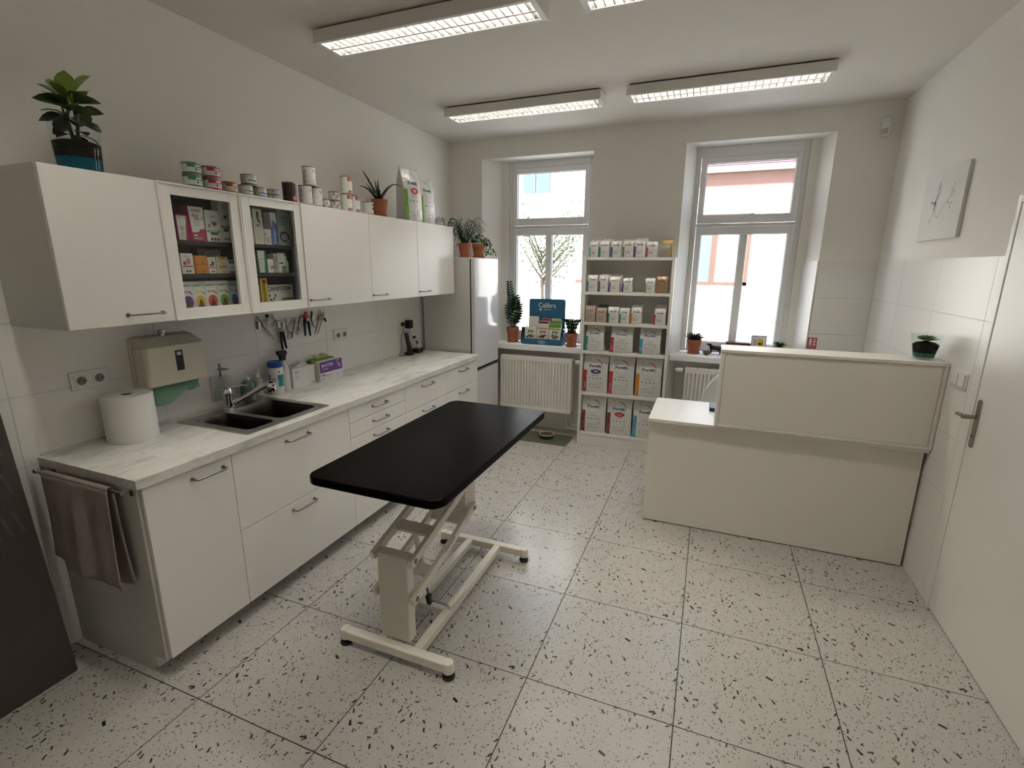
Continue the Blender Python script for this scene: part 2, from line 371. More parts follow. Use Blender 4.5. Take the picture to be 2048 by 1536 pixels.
def wall_tiles(wall, axis, face, spans, z_joint=1.475, th=0.0075, hgt=0.2975, top=1.77):
    """glazed wall tiles, each a part of the wall; axis 'x+' face looks to +x, 'x-' to -x, 'y-' to -y; spans = [(a0, a1, first joint)]"""
    cache = {}
    for a0, a1, j0 in spans:
        js = [a0]+[j0+k*0.6 for k in range(-12, 13) if a0+0.02 < j0+k*0.6 < a1-0.02]+[a1]
        zs = [z for z in (z_joint+k*hgt for k in range(-6, 1)) if z > 0.01]
        zs = [0.0]+zs+[top]
        for p, q in zip(js[:-1], js[1:]):
            for z0, z1 in zip(zs[:-1], zs[1:]):
                key = (round(q-p, 3), round(z1-z0, 3)); g = 0.0012
                w_, h_ = q-p-2*g, z1-z0-2*g
                if key not in cache:
                    if axis[0] == 'x':
                        me = MB().box(-th, 0, -w_/2, w_/2, -h_/2, h_/2) if axis == 'x+' else MB().box(0, th, -w_/2, w_/2, -h_/2, h_/2)
                    else: me = MB().box(-w_/2, w_/2, 0, th, -h_/2, h_/2)
                    me = me.mesh('wall_tile'); me.materials.append(M_TILE); cache[key] = me
                t = bpy.data.objects.new('wall_tile', cache[key]); COL.objects.link(t); t.parent = wall
                o = ORG[wall.name]; c, zc = (p+q)/2, (z0+z1)/2
                t.location = (face-o[0], c-o[1], zc-o[2]) if axis[0] == 'x' else (c-o[0], face-o[1], zc-o[2])
D = 0.008
wall_left = MB().box(-0.2, -D, YN-0.2, 4.15, 0, H)
wall_left.box(-D, -0.0012, YN, YB, 0, 1.768)
wall_left = struct(MB().box(-0.2, -D, YN-0.2, 4.15, 0, H).build('wall_left', M_WALL))
MB().box(-D, -0.0015, YN, YB, 0, 1.768).build('grout', M_GROUT, wall_left)
wall_tiles(wall_left, 'x+', 0.0, [(YN, YB, 1.742)])

# right wall with the door opening y 0.90..1.76, z 0..1.99
DY0, DY1, DZ = 0.93, 1.775, 1.99
wr = MB().box(W+D, W+0.2, DY1, 4.15, 0, H).box(W+D, W+0.2, YN-0.2, DY0, 0, H).box(W+D, W+0.2, DY0, DY1, DZ, H)
wall_right = struct(wr.build('wall_right', M_WALL))
MB().box(W+0.0015, W+D, DY1+0.035, YB, 0, 1.768).build('grout', M_GROUT, wall_right)
MB().box(W+0.0015, W+D, YN, DY0-0.035, 0, 1.768).build('grout', M_GROUT, wall_right)
wall_tiles(wall_right, 'x-', W, [(DY1+0.036, YB, 2.475), (YN, DY0-0.036, 0.6)])
struct(MB().box(-0.2, W+0.2, YN-0.2, YN, 0, H).build('wall_near', M_WALL))

# window wall: three piers, lintel, thin spandrels under the windows
P0 = YB+D
wf = MB()
wf.prism([(-0.1, P0), (0.362, P0), (0.50, 3.855), (0.57, 3.855), (0.57, 4.15), (-0.1, 4.15)], 0, H)
wf.prism([(1.488, P0), (2.286, P0), (2.366, 3.855), (2.366, 4.15), (1.455, 4.15), (1.455, 3.855)], 0, H)
wf.prism([(3.385, P0), (W+0.1, P0), (W+0.1, 4.15), (3.247, 4.15), (3.247, 3.855), (3.31, 3.855)], 0, H)
for pl_ in ([(0.3622, P0), (1.4878, P0), (1.455, 3.855), (1.455, 4.149), (0.5702, 4.149), (0.5702, 3.8552), (0.5002, 3.8552)], [(2.2862, P0), (3.3848, P0), (3.3098, 3.8552), (3.2468, 3.8552), (3.2468, 4.149), (2.3662, 4.149), (2.3662, 3.855)]):
    wf.prism(pl_, 2.738, H-0.0002)
for a, b in ((0.4665, 1.4625), (2.3455, 3.3278)): wf.box(a, b, 3.81, 4.15, 0, 0.866)
wall_far = struct(wf.build('wall_far', M_WALL))
MB().box(0, 0.355, YB+0.0015, P0, 0, 1.768).build('grout', M_GROUT, wall_far)
wall_tiles(wall_far, 'y-', YB, [(0, 0.357, 0.3), (1.492, 2.282, 1.9), (3.389, W, 5.0)])
# glazed reveal beside the second window
MB().prism([(3.384, YB), (3.384, YB+0.004), (3.306, 3.853), (3.300, 3.853), (3.378, YB)], 0.93, 1.769).build('reveal_tile', M_TILE, wall_far)

# window sills
for n, (a, b) in enumerate(((0.365, 1.484), (2.290, 3.380)), 1):
    s = MB().prism([(a, 3.64), (b, 3.64), (b, 3.688), (b-0.03, 3.70) if n == 1 else (b-0.012, 3.70), (1.455, 3.856) if n == 1 else (3.31, 3.856), (1.455, 3.90) if n == 1 else (3.247, 3.90),
                    (0.57, 3.90) if n == 1 else (2.366, 3.90), (0.505, 3.857) if n == 1 else (2.366, 3.857), (a+0.012, 3.70), (a, 3.688)], 0.866, 0.925)
    struct(s.build('windowsill_%d' % n, M_UPVC, bevel=0.006))

# windows: fixed frame, transom sash above, two-light sash below, panes, hinge covers, handle
def window(n, x0, x1, gx0, gx1, ug0, ug1, lg0, lg1, m0, m1):
    w = bpy.data.objects.new('window_%d' % n, None); COL.objects.link(w); w.location = ((x0+x1)/2, 3.92, 0.925); ORG[w.name] = tuple(w.location); struct(w)
    zb, zt, zm = 0.925, 2.738, (ug0+lg1)/2
    def ring(name, a, b, c, d, i0, i1, j0, j1, y0, y1, bevel=0.004):
        m = MB()
        m.box(a, i0, y0, y1, c, d); m.box(i1, b, y0, y1, c, d); m.box(i0, i1, y0, y1, c, j0); m.box(i0, i1, y0, y1, j1, d)
        return m.build(name, M_UPVC, w, bevel=bevel)
    e = 0.043
    ring('fixed_frame', x0, x1, zb, zt, x0+e, x1-e, zb+0.028, ug1+0.052, 3.90, 3.965)
    MB().box(x0+e, x1-e, 3.905, 3.96, zm-0.012, zm+0.012).build('transom', M_UPVC, w, bevel=0.003)
    g = 0.004
    ring('upper_sash', x0+e+g, x1-e-g, zm+0.015, ug1+0.050, gx0, gx1, ug0, ug1, 3.885, 3.945)
    ls = ring('lower_sash', x0+e+g, x1-e-g, zb+0.030, zm-0.015, gx0, gx1, lg0, lg1, 3.885, 3.945)
    MB().box(m0, m1, 3.887, 3.943, lg0, lg1).build('glazing_bar', M_UPVC, w, bevel=0.004)
    for a, b, c, d in ((gx0, gx1, ug0, ug1), (gx0, m0, lg0, lg1), (m1, gx1, lg0, lg1)):
        MB().box(a-0.006, b+0.006, 3.914, 3.9148, c-0.006, d+0.006).build('pane', M_PANE, w)
        gs = MB(); t = 0.004
        gs.box(a, a+t, 3.905, 3.913, c, d).box(b-t, b, 3.905, 3.913, c, d).box(a+t, b-t, 3.905, 3.913, c, c+t).box(a+t, b-t, 3.905, 3.913, d-t, d)
        gs.build('glazing_seal_edge', M_GREY, w)
    for xx in (gx0+0.02, gx1-0.09):
        MB().box(xx, xx+0.07, 3.878, 3.886, zm-0.010, zm+0.008).build('hinge_cover', M_UPVC, w, bevel=0.002)
    MB().box(x0+e-0.016, x0+e+0.002, 3.876, 3.90, zm-0.11, zm-0.02).build('hinge_cover', M_UPVC, w, bevel=0.003)
    return w
window(1, 0.57, 1.455, 0.662, 1.363, 2.189, 2.619, 1.035, 2.024, 0.976, 1.040)
window(2, 2.366, 3.247, 2.460, 3.157, 2.168, 2.600, 1.030, 2.002, 2.783, 2.845)

# ---------------------------------------------------------------- door
door = bpy.data.objects.new('door_1', None); COL.objects.link(door); door.location = (W, (DY0+DY1)/2, 0); ORG['door_1'] = tuple(door.location); struct(door)
MB().box(W-0.004, W+0.035, DY0+0.003, DY1-0.003, 0.006, DZ-0.003).build('leaf_board', M_FRONT, door, bevel=0.003)
fr = MB().box(W-0.007, W+0.06, DY1, DY1+0.033, 0, DZ+0.033).box(W-0.007, W+0.06, DY0-0.033, DY0, 0, DZ+0.033).box(W-0.007, W+0.06, DY0, DY1, DZ, DZ+0.033)
fr.build('frame', M_FRONT, door, bevel=0.003)
pl = MB(); M_LEVER = mat('bronzed_steel', (0.34, 0.30, 0.25), 0.35, metal=1.0)
pts = []
for a in range(0, 181, 20): pts.append((1.728+0.017*math.cos(math.radians(a)), 1.112+0.017*math.sin(math.radians(a))))
for a in range(180, 361, 20): pts.append((1.728+0.017*math.cos(math.radians(a)), 0.915+0.017*math.sin(math.radians(a))))
plate = pl.prism(pts, W-0.010, W-0.0015, 'x').build('handle_plate', M_LEVER, door, bevel=0.002)
lv = MB().lathe([(0.011, 0), (0.010, 0.035), (0.009, 0.05)], (W-0.062, 1.728, 1.045), 14, 'x')
lv.tube([(W-0.052, 1.728, 1.045), (W-0.056, 1.742, 1.045), (W-0.056, 1.765, 1.044), (W-0.054, 1.795, 1.041)], [0.009, 0.009, 0.0085, 0.009], 10)
lv.build('lever', M_LEVER, plate, smooth=True)
MB().lathe([(0.004, 0), (0.004, 0.003)], (W-0.0125, 1.728, 0.955), 10, 'x').build('keyhole', M_GAP, plate)

# ---------------------------------------------------------------- ceiling lights
def ceiling_light(x0, y0, label):
    L, B, zb = 1.235, 0.205, 2.848
    t = thing('ceiling_light', label, 'ceiling light', (x0+L/2, y0+B/2, zb), 'louvred fluorescent ceiling lights')
    x1, y1 = x0+L, y0+B
    zc = H-0.010
    s = MB()                                                # folded sheet housing, open below
    s.box(x0, x1, y0, y0+0.022, zb, zc).box(x0, x1, y1-0.022, y1, zb, zc).box(x0, x0+0.030, y0+0.022, y1-0.022, zb, zc).box(x1-0.030, x1, y0+0.022, y1-0.022, zb, zc)
    s.box(x0+0.03, x1-0.03, y0+0.022, y1-0.022, zc-0.006, zc)
    s.build('housing', M_LAMP, t, bevel=0.002)
    MB().box(x0+0.02, x1-0.02, y0+0.02, y1-0.02, zc, H-0.0002).build('mounting_plate', M_GAP, t)  # coloured dark for the shade line between housing and ceiling
    ym = (y0+y1)/2
    for k in (-1, 1):
        yc = ym+k*0.040
        MB().tube([(x0+0.035, yc, zb+0.052), (x1-0.035, yc, zb+0.052)], 0.0065, 12).build('tube_lamp', M_TUBE, t, smooth=True)
        a, b = (y0+0.023, ym-0.002) if k < 0 else (ym+0.002, y1-0.023)
        # curved reflector trough over each lamp
        def fn(u, v, a=a, b=b): 
            w_ = abs(2*v-1); return (x0+0.031+(L-0.062)*u, a+(b-a)*v, zb+0.004+0.058*(1-w_**2.2))
        MB().grid(fn, 2, 12).build('reflector', M_REFL, t, smooth=True, fix=False)
        n = 28; src = None
        for i in range(n):                                  # parabolic cross blades
            xx = x0+0.034+(L-0.068)*(i+0.5)/n
            if src is None:
                poly = [(a-yc, 0.002), (b-yc, 0.002)]+[(b-yc+(a-b)*j/6, 0.020+0.006*math.sin(math.pi*j/6)) for j in range(7)]
                bl = MB().prism(poly, -0.0020, 0.0020, 'x')
                me = bl.mesh('louvre_blade'); me.materials.append(M_BLADE); src = me
            o = bpy.data.objects.new('louvre_blade', src); COL.objects.link(o); o.parent = t
            o.location = (xx-t.location.x, yc-t.location.y, 0)
    MB().box(x0+0.030, x1-0.030, ym-0.0045, ym+0.0045, zb-0.001, zb+0.030).build('centre_spine', M_BLADE, t)
M_LAMP = mat('lamp_housing', (0.80, 0.77, 0.74), 0.45)
M_BLADE = mat('louvre_blade_darkened', (0.13, 0.125, 0.12), 0.5)  # aluminium blades coloured dark to stand in for their dark reflections
M_REFL = mat('louvre_aluminium', (0.82, 0.82, 0.80), 0.28, metal=0.85)
M_TUBE = mat('fluorescent_tube', (0.9, 0.9, 0.9), 0.4, emit=(1.0, 0.95, 0.825), estr=TUBE*10.0)
ceiling_light(0.520, 1.255, 'long louvred fluorescent ceiling light above the near end of the examination table')
ceiling_light(1.935, 1.255, 'louvred fluorescent ceiling light cut off by the top edge, beside the near one')
ceiling_light(0.520, 2.650, 'louvred fluorescent ceiling light in front of the window with the treat display')
ceiling_light(1.930, 2.650, 'louvred fluorescent ceiling light in front of the window behind the reception desk')
ceiling_light(0.520, -0.145, 'added unseen louvred ceiling light over the kitchen end, behind the viewpoint')  # lamp added behind the camera for frontal fill, no source seen there
ceiling_light(1.930, -0.145, 'added unseen louvred ceiling light over the door, behind the viewpoint')  # second added fill lamp, likewise out of view

# ================================================================ the street outside
M_FAC = mat('sunlit_plaster', (0.80, 0.77, 0.70), 0.9, var=0.05, vscale=2)
M_FRZ = mat('pinkish_brown_frieze', (0.14, 0.075, 0.06), 0.9)
M_GUT = mat('pale_gutter', (0.60, 0.66, 0.66), 0.5)
M_ROOF = mat('red_roof_tiles', (0.20, 0.055, 0.065), 0.8, var=0.2, vscale=5)
M_BRWN = mat('brown_window_wood', (0.09, 0.045, 0.026), 0.6)
M_SKYGL = mat('street_window_glass', (0.10, 0.15, 0.175), 0.15)
M_SHUT = mat('pale_blue_shutter', (0.06, 0.10, 0.14), 0.7)
M_ASPH = mat('street_paving', (0.58, 0.55, 0.50), 0.9, var=0.1)
st = MB().box(-25, 30, 4.15, 30, -0.6, -0.4).build('street_ground', M_ASPH); struct(st)
h1 = thing('street_house', 'low plastered house across the street with red roof and brown window', 'house', (5.6, 12, -0.4))
MB().box(0.9, 12, 10.0, 15, -0.4, 3.27).build('plaster_walls', M_FAC, h1)
MB().box(0.88, 12.02, 9.96, 15, 3.27, 3.52).build('frieze', M_FRZ, h1)
MB().prism([(9.78, 3.52), (9.96, 3.52), (9.96, 3.60), (9.74, 3.60), (9.74, 3.54)], 0.9, 12.05, 'x').build('gutter', M_GUT, h1)
MB().prism([(9.70, 3.605), (12.5, 5.1), (15.3, 3.605)], 0.9, 12.1, 'x').build('roof', M_ROOF, h1)
for wx0, wx1 in ((1.72, 3.24), (5.4, 6.9)):
    f = MB().box(wx0, wx0+0.07, 9.95, 10.0, 1.36, 2.75).box(wx1-0.07, wx1, 9.95, 10.0, 1.36, 2.75).box(wx0, wx1, 9.95, 10.0, 2.68, 2.75).box(wx0, wx1, 9.95, 10.0, 1.36, 1.43).box(wx0+0.80, wx0+0.91, 9.95, 10.0, 1.43, 2.68)
    wd = f.build('street_window', M_BRWN, h1)
    MB().box(wx0+0.07, wx0+0.80, 9.975, 9.99, 1.43, 2.68).build('pane', M_SKYGL, wd)
    MB().box(wx0+0.91, wx1-0.07, 9.975, 9.99, 1.43, 2.68).build('pane', M_FAC, wd)
    MB().box(wx0-0.05, wx1+0.05, 9.86, 10.0, 1.28, 1.36).build('window_sill', M_GUT, h1)
MB().box(-0.33, -0.19, 10.28, 10.3, 1.36, 1.43)
h2 = thing('street_house', 'tall pale house across the street with light blue shutters', 'house', (-5, 12.5, -0.4))
MB().box(-12, 0.80, 10.3, 15, -0.4, 7.0).build('plaster_walls', M_FAC, h2)
for a in (-3.9, -1.66, -1.32, -4.24, 0.2):
    MB().box(a, a+0.30, 10.25, 10.3, 3.36, 4.6).build('shutter', M_SHUT, h2)
for a in (-5.8, -3.0, -0.35):
    MB().box(a, a+0.16, 10.27, 10.3, 1.36, 1.43).build('name_plate', M_BRWN, h2)
tr = thing('street_tree', 'slender young tree standing in the street beyond the window', 'tree', (-0.35, 8.0, -0.4))
M_BARK = mat('bark', (0.06, 0.045, 0.03), 0.9)
b = MB().tube([(-0.35, 8, -0.4), (-0.38, 8, 0.8), (-0.42, 8, 1.5)], [0.05, 0.04, 0.03], 8)
rnd = random.Random(3)
tips = []
for k in range(14):
    a = rnd.uniform(0, 6.28); p = Vector((-0.42, 8, 1.30+0.05*k)); path = [p]
    for s_ in range(4):
        p = p+Vector((math.cos(a)*0.17, math.sin(a)*0.13, 0.14+rnd.uniform(0, 0.06))); path.append(p); tips.append(p)
    b.tube(path, [0.022, 0.017, 0.012, 0.008, 0.004], 5)
b.build('trunk', M_BARK, tr, smooth=True)
lf = MB()
for p in tips:
    for k in range(30):
        c = p+Vector((rnd.gauss(0, 0.13), rnd.gauss(0, 0.13), rnd.gauss(0.02, 0.10))); n_ = Vector((rnd.gauss(0,1), rnd.gauss(0,1), rnd.gauss(0,1))).normalized(); t_ = n_.orthogonal().normalized(); q = n_.cross(t_); s_ = rnd.uniform(0.018, 0.034)
        lf.add([c-t_*s_, c+q*s_*0.6, c+t_*s_, c-q*s_*0.6], [(0,1,2,3)])
lf.build('foliage', mat('street_leaf', (0.045, 0.07, 0.015), 0.6), tr, kind='stuff', fix=False)

# ================================================================ kitchen run along the left wall
def rrect(x0, x1, y0, y1, r, n=5):
    p = []
    for cx_, cy_, a0 in ((x1-r, y1-r, 0), (x0+r, y1-r, 90), (x0+r, y0+r, 180), (x1-r, y0+r, 270)):
        p += [(cx_+r*math.cos(math.radians(a0+90*i/n)), cy_+r*math.sin(math.radians(a0+90*i/n))) for i in range(n+1)]
    return p
def fill_mesh(loops, z):
    """flat sheet at height z between an outer loop and the holes in it"""
    bm = bmesh.new(); es = []
    for lp in loops:
        vs = [bm.verts.new((p[0], p[1], z)) for p in lp]
        es += [bm.edges.new((vs[i], vs[(i+1) % len(vs)])) for i in range(len(vs))]
    bmesh.ops.triangle_fill(bm, use_beauty=True, edges=es)
    bm.verts.index_update(); m = MB(); m.add([v.co[:] for v in bm.verts], [tuple(v.index for v in f.verts) for f in bm.faces]); bm.free()
    return m
def handle(parent, x, y0, y1, z, r=0.0048, out=0.033):
    p = [(x, y0+0.005, z), (x+out*0.72, y0+0.005, z), (x+out*0.95, y0+0.012, z), (x+out, y0+0.022, z), (x+out, y1-0.022, z), (x+out*0.95, y1-0.012, z), (x+out*0.72, y1-0.005, z), (x, y1-0.005, z)]
    h = MB().tube(p, r, 10)
    for yy in (y0+0.005, y1-0.005): h.lathe([(0.0085, 0), (0.0085, 0.002), (0.0075, 0.006)], (x, yy, z), 12, 'x')
    return h.build('bar_handle', M_HAND, parent, smooth=True)
XF = 0.619; ZB0, ZB1 = 0.087, 0.868
def base_cabinet(y0, y1, fronts, label, hy):
    """fronts = [(z0, z1)], hy = handle y-range"""
    t = thing('base_cabinet', label, 'cabinet', (0.3, (y0+y1)/2, 0), 'base cabinets under the worktop')
    a, b = y0+0.0008, y1-0.0008
    c = MB().box(0.004, 0.599, a, a+0.016, ZB0, 0.871).box(0.004, 0.599, b-0.016, b, ZB0, 0.871).box(0.004, 0.599, a+0.016, b-0.016, ZB0, ZB0+0.016).box(0.004, 0.012, a+0.016, b-0.016, ZB0+0.016, 0.871)
    c.build('body', M_CARC, t)
    MB().box(0.592, 0.5995, a+0.017, b-0.017, ZB0+0.02, 0.87).build('gap_shade', M_GAP, t)  # dark sheet behind the fronts, standing in for shade in the joints
    MB().box(0.488, 0.505, a, b, 0.001, ZB0-0.002).build('plinth', M_FRONT, t)
    for z0, z1 in fronts:
        d = MB().box(0.6012, XF, y0+0.0016, y1-0.0016, z0+0.0018, z1-0.0018).build('door' if len(fronts) == 1 else 'drawer', M_FRONT, t, bevel=0.0015)
        handle(d, XF, hy[0], hy[1], z1-0.045)
    return t
base_cabinet(0.012, 0.40, [(ZB0, ZB1)], 'narrow white base cabinet with one tall door beside the towel rail', (0.205, 0.360))
base_cabinet(0.40, 1.20, [(0.4775, ZB1), (ZB0, 0.4775)], 'wide white base cabinet with two deep drawers under the sink', (0.712, 0.872))
base_cabinet(1.20, 1.80, [(0.770, ZB1), (0.672, 0.770), (0.477, 0.672), (ZB0, 0.477)], 'white base cabinet with two shallow top drawers beside the sink cabinet', (1.420, 1.575))
base_cabinet(1.80, 2.40, [(0.672, ZB1), (0.477, 0.672), (ZB0, 0.477)], 'white base cabinet of three drawers in the middle of the run past the sink', (2.020, 2.180))
base_cabinet(2.40, 2.998, [(0.672, ZB1), (0.477, 0.672), (ZB0, 0.477)], 'white three drawer base cabinet next to the fridge', (2.620, 2.775))
ep = MB().prism([(0.0, 0.001), (0.505, 0.001), (0.505, ZB0-0.004), (0.6005, ZB0-0.004), (0.6005, 0.872), (0.0, 0.872)], 0.0, 0.0112, 'y').build('end_panel', mat('grey_white_end_panel', (0.58, 0.565, 0.54), 0.5))
tag(ep, 'white cover panel closing the kitchen run behind the hanging towel', 'panel')
# worktop with a cut-out for the sink
SX0, SX1, SY0, SY1 = 0.105, 0.565, 0.552, 1.068
w = MB()
for b_ in ((0.0, 0.635, -0.012, SY0), (0.0, 0.635, SY1, 3.0), (0.0, SX0, SY0, SY1), (SX1, 0.635, SY0, SY1)): w.box(*b_, 0.873, 0.911)
tag(w.build('worktop', M_WORK), 'long pale grey concrete-look worktop along the kitchen run', 'worktop')
sl = MB().box(0.0005, 0.008, 0.0, 2.99, 0.9112, 0.922).build('worktop_seal', M_CARC); tag(sl, 'thin pale sealing strip where worktop meets tiled wall', 'seal')
# sink
sk = thing('sink', 'double bowl stainless steel sink set into the worktop', 'sink', (0.33, 0.81, 0.911))
outer = rrect(0.077, 0.583, 0.530, 1.090, 0.012); b1 = rrect(0.146, 0.532, 0.578, 0.748, 0.035); b2 = rrect(0.146, 0.532, 0.786, 1.048, 0.045)
top = fill_mesh([outer, b1, b2], 0.9155); m_ = len(outer)
rim = top.add([(p[0], p[1], 0.9155) for p in outer]+[(p[0], p[1], 0.9113) for p in outer], [(i, (i+1) % m_, m_+(i+1) % m_, m_+i) for i in range(m_)])
rim.build('rim', M_STEEL, sk, smooth=True)
for lp, cx_, cy_, dp in ((b1, 0.339, 0.663, 0.13), (b2, 0.339, 0.917, 0.165)):
    m = MB(); n_ = len(lp); vs = []
    lev = [(1.0, 0.9157), (0.985, 0.910), (0.97, 0.905-dp*0.5), (0.95, 0.905-dp*0.92), (0.88, 0.905-dp), (0.10, 0.903-dp)]
    for s_, z in lev: vs += [(cx_+(p[0]-cx_)*s_, cy_+(p[1]-cy_)*s_, z) for p in lp]
    fs = [(j*n_+i, j*n_+(i+1) % n_, (j+1)*n_+(i+1) % n_, (j+1)*n_+i) for j in range(len(lev)-1) for i in range(n_)]+[tuple(range((len(lev)-1)*n_, len(lev)*n_))]
    bo = m.add(vs, fs).build('bowl', M_BASIN, sk, smooth=True, fix=False)
    MB().lathe([(0.038, 0), (0.036, 0.003), (0.02, 0.004)], (cx_, cy_, 0.9055-dp), 20).build('strainer', M_STEEL, bo, smooth=True)
# mixer tap
fc = thing('mixer_tap', 'chrome mixer tap with long spout rising from the sink rim', 'tap', (0.106, 0.815, 0.9157))
MB().lathe([(0.030, 0.9158), (0.029, 0.922), (0.024, 0.926), (0.023, 0.985), (0.026, 0.992), (0.026, 1.020), (0.020, 1.034), (0.008, 1.038)], (0.106, 0.815, 0), 24).build('tap_body', M_CHROME, fc, smooth=True)
MB().tube([(0.106, 0.815, 1.034), (0.125, 0.825, 1.042), (0.175, 0.850, 1.050), (0.205, 0.863, 1.049)], [0.011, 0.009, 0.0075, 0.006], 10, flat=0.55).build('lever', M_CHROME, fc, smooth=True)
MB().tube([(0.112, 0.826, 0.938), (0.150, 0.850, 0.958), (0.225, 0.895, 1.008), (0.275, 0.925, 1.040), (0.300, 0.938, 1.046)], [0.015, 0.0145, 0.0145, 0.016, 0.019], 14).build('spout', M_CHROME, fc, smooth=True)
MB().lathe([(0.018, -0.034), (0.023, -0.027), (0.027, 0.0), (0.025, 0.018), (0.012, 0.027)], (0.306, 0.941, 1.040), 18).build('spray_head', M_CHROME, fc, smooth=True)
# wall cabinets
ZW0, ZW1, XW = 1.465, 2.051, 0.390
def wall_cabinet(y0, y1, label, hy=None, glass=False):
    t = thing('wall_cabinet', label, 'cabinet', (0.19, (y0+y1)/2, ZW0), 'wall cabinets above the worktop')
    a, b = y0+0.0008, y1-0.0008
    c = MB().box(0.002, 0.370, a, a+0.016, ZW0, ZW1).box(0.002, 0.370, b-0.016, b, ZW0, ZW1).box(0.002, 0.370, a+0.016, b-0.016, ZW0, ZW0+0.018).box(0.002, 0.370, a+0.016, b-0.016, ZW1-0.016, ZW1).box(0.002, 0.010, a+0.016, b-0.016, ZW0+0.018, ZW1-0.016)
    c.build('body', M_DARKIN if glass else M_CARC, t)
    if not glass:
        MB().box(0.362, 0.3695, a+0.017, b-0.017, ZW0+0.019, ZW1-0.017).build('gap_shade', M_GAP, t)  # dark sheet that paints the shade around the door edges
        d = MB().box(0.3715, XW, y0+0.0014, y1-0.0014, ZW0+0.001, ZW1-0.001).build('door', M_FRONT, t, bevel=0.0015)
        handle(d, XW, hy[0], hy[1], 1.507, r=0.0036, out=0.028)
        return t
    y0 += 0.0014; y1 -= 0.0014; fw = 0.055
    d = MB().box(0.3715, XW, y0, y0+fw, ZW0+0.001, ZW1-0.001).box(0.3715, XW, y1-fw, y1, ZW0+0.001, ZW1-0.001).box(0.3715, XW, y0+fw, y1-fw, ZW0+0.001, ZW0+0.051).box(0.3715, XW, y0+fw, y1-fw, ZW1-0.049, ZW1-0.001)
    d = d.build('door', M_FRONT, t, bevel=0.0015)
    lip = MB().box(XW, XW+0.006, y0, y0+0.007, ZW0, ZW1).box(XW, XW+0.006, y1-0.007, y1, ZW0, ZW1).box(XW, XW+0.006, y0+0.007, y1-0.007, ZW0, ZW0+0.007).box(XW, XW+0.006, y0+0.007, y1-0.007, ZW1-0.007, ZW1)
    lip.build('door_edge_trim', M_FRONT, d, bevel=0.001)
    MB().box(0.380, 0.3812, y0+fw-0.004, y1-fw+0.004, ZW0+0.047, ZW1-0.045).build('pane', M_TINT, d)
    for z in (1.666, 1.816): MB().box(0.012, 0.345, a+0.017, b-0.017, z-0.018, z).build('shelf', M_DARKIN, t)
    return t
wall_cabinet(0.0, 0.40, 'white wall cabinet under the glass vase with the leafy plant', (0.203, 0.353))
wall_cabinet(0.40, 0.80, 'glass fronted wall cabinet holding the crimson joint supplement box', glass=True)
wall_cabinet(0.80, 1.20, 'glass fronted wall cabinet holding the dog dewormer box', glass=True)
wall_cabinet(1.20, 1.80, 'white wall cabinet under the stacked white and brown cans', (1.208, 1.368))
wall_cabinet(1.80, 2.40, 'white wall cabinet under the spiky potted aloe', (1.805, 1.965))
wall_cabinet(2.40, 3.00, 'white wall cabinet under the two large kibble bags beside the fridge', (2.405, 2.565))
# fridge freezer
fg = thing('fridge_freezer', 'tall glossy white fridge freezer between wall cabinets and window', 'fridge', (0.3, 3.30, 0))
MB().box(0.032, 0.530, 3.032, 3.575, 0.03, 1.788).build('body', mat('fridge_side', (0.60, 0.59, 0.575), 0.45), fg, bevel=0.004)
MB().box(0.530, 0.543, 3.045, 3.562, 0.05, 1.775).build('door_gasket', M_GAP, fg)
M_GLOSS = mat('glossy_white_enamel', (0.66, 0.655, 0.655), 0.10, spec=0.35)
for z0, z1 in ((0.762, 1.786), (0.045, 0.735)):
    MB().box(0.543, 0.584, 3.033, 3.574, z0, z1).build('door', M_GLOSS, fg, bevel=0.007)
MB().box(0.545, 0.570, 3.036, 3.571, 0.735, 0.762).build('grip_recess', M_GAP, fg)
MB().box(0.558, 0.588, 3.040, 3.568, 0.737, 0.742).build('grip_strip', M_STEEL, fg, bevel=0.001)
for xx, yy in ((0.07, 3.07), (0.07, 3.54), (0.50, 3.07), (0.50, 3.54)): MB().lathe([(0.018, 0.001), (0.018, 0.031)], (xx, yy, 0), 12).build('foot', M_BLACK, fg)
# towel rail and towel
rl = thing('towel_rail', 'steel towel rail fixed to the end of the kitchen run', 'towel rail', (0.36, -0.03, 0.86))
MB().tube([(0.045, -0.046, 0.868), (0.602, -0.046, 0.868)], 0.0062, 12).build('bar', M_HAND, rl, smooth=True)
for xx in (0.075, 0.585):
    MB().tube([(xx, -0.0005, 0.868), (xx, -0.046, 0.868)], 0.006, 10).box(xx-0.012, xx+0.012, -0.006, -0.0003, 0.838, 0.872).build('bracket', M_HAND, rl, bevel=0.001)
MB().sphere((0.045, -0.046, 0.868), 0.011).build('end_cap', M_HAND, rl, smooth=True)
M_TOWEL = mat('mauve_terry_cloth', (0.52, 0.44, 0.40), 0.95, var=0.16, vscale=45, bump=1.0, bscale=520)
tw = MB(); X0, X1 = 0.105, 0.530
def towel_sheet(u, v, side):
    """v 0 at the bar, 1 at the hem; side -1 the front drop, +1 the drop next to the panel"""
    x = X0+(X1-X0)*u
    drop = (0.37+0.06*u+0.02*math.sin(5*u)) if side < 0 else (0.44+0.03*math.sin(3*u+1))
    fold = (0.014*math.sin(u*9+0.6)+0.009*math.sin(u*21))*min(1, v*2.2)
    y = -0.046+side*(0.0105+0.006*v)+fold*0.6*(1 if side < 0 else 0.25)
    if side < 0: y -= 0.022*v*(0.4+0.6*u)
    xx = x+0.018*v*(u-0.35)+0.010*math.sin(v*3+u*4)*v
    return (xx, min(y, -0.0065), 0.872-drop*v)
for side in (-1, 1): tw.grid(lambda u, v, s_=side: towel_sheet(u, v, s_), 36, 22)
n0 = 37
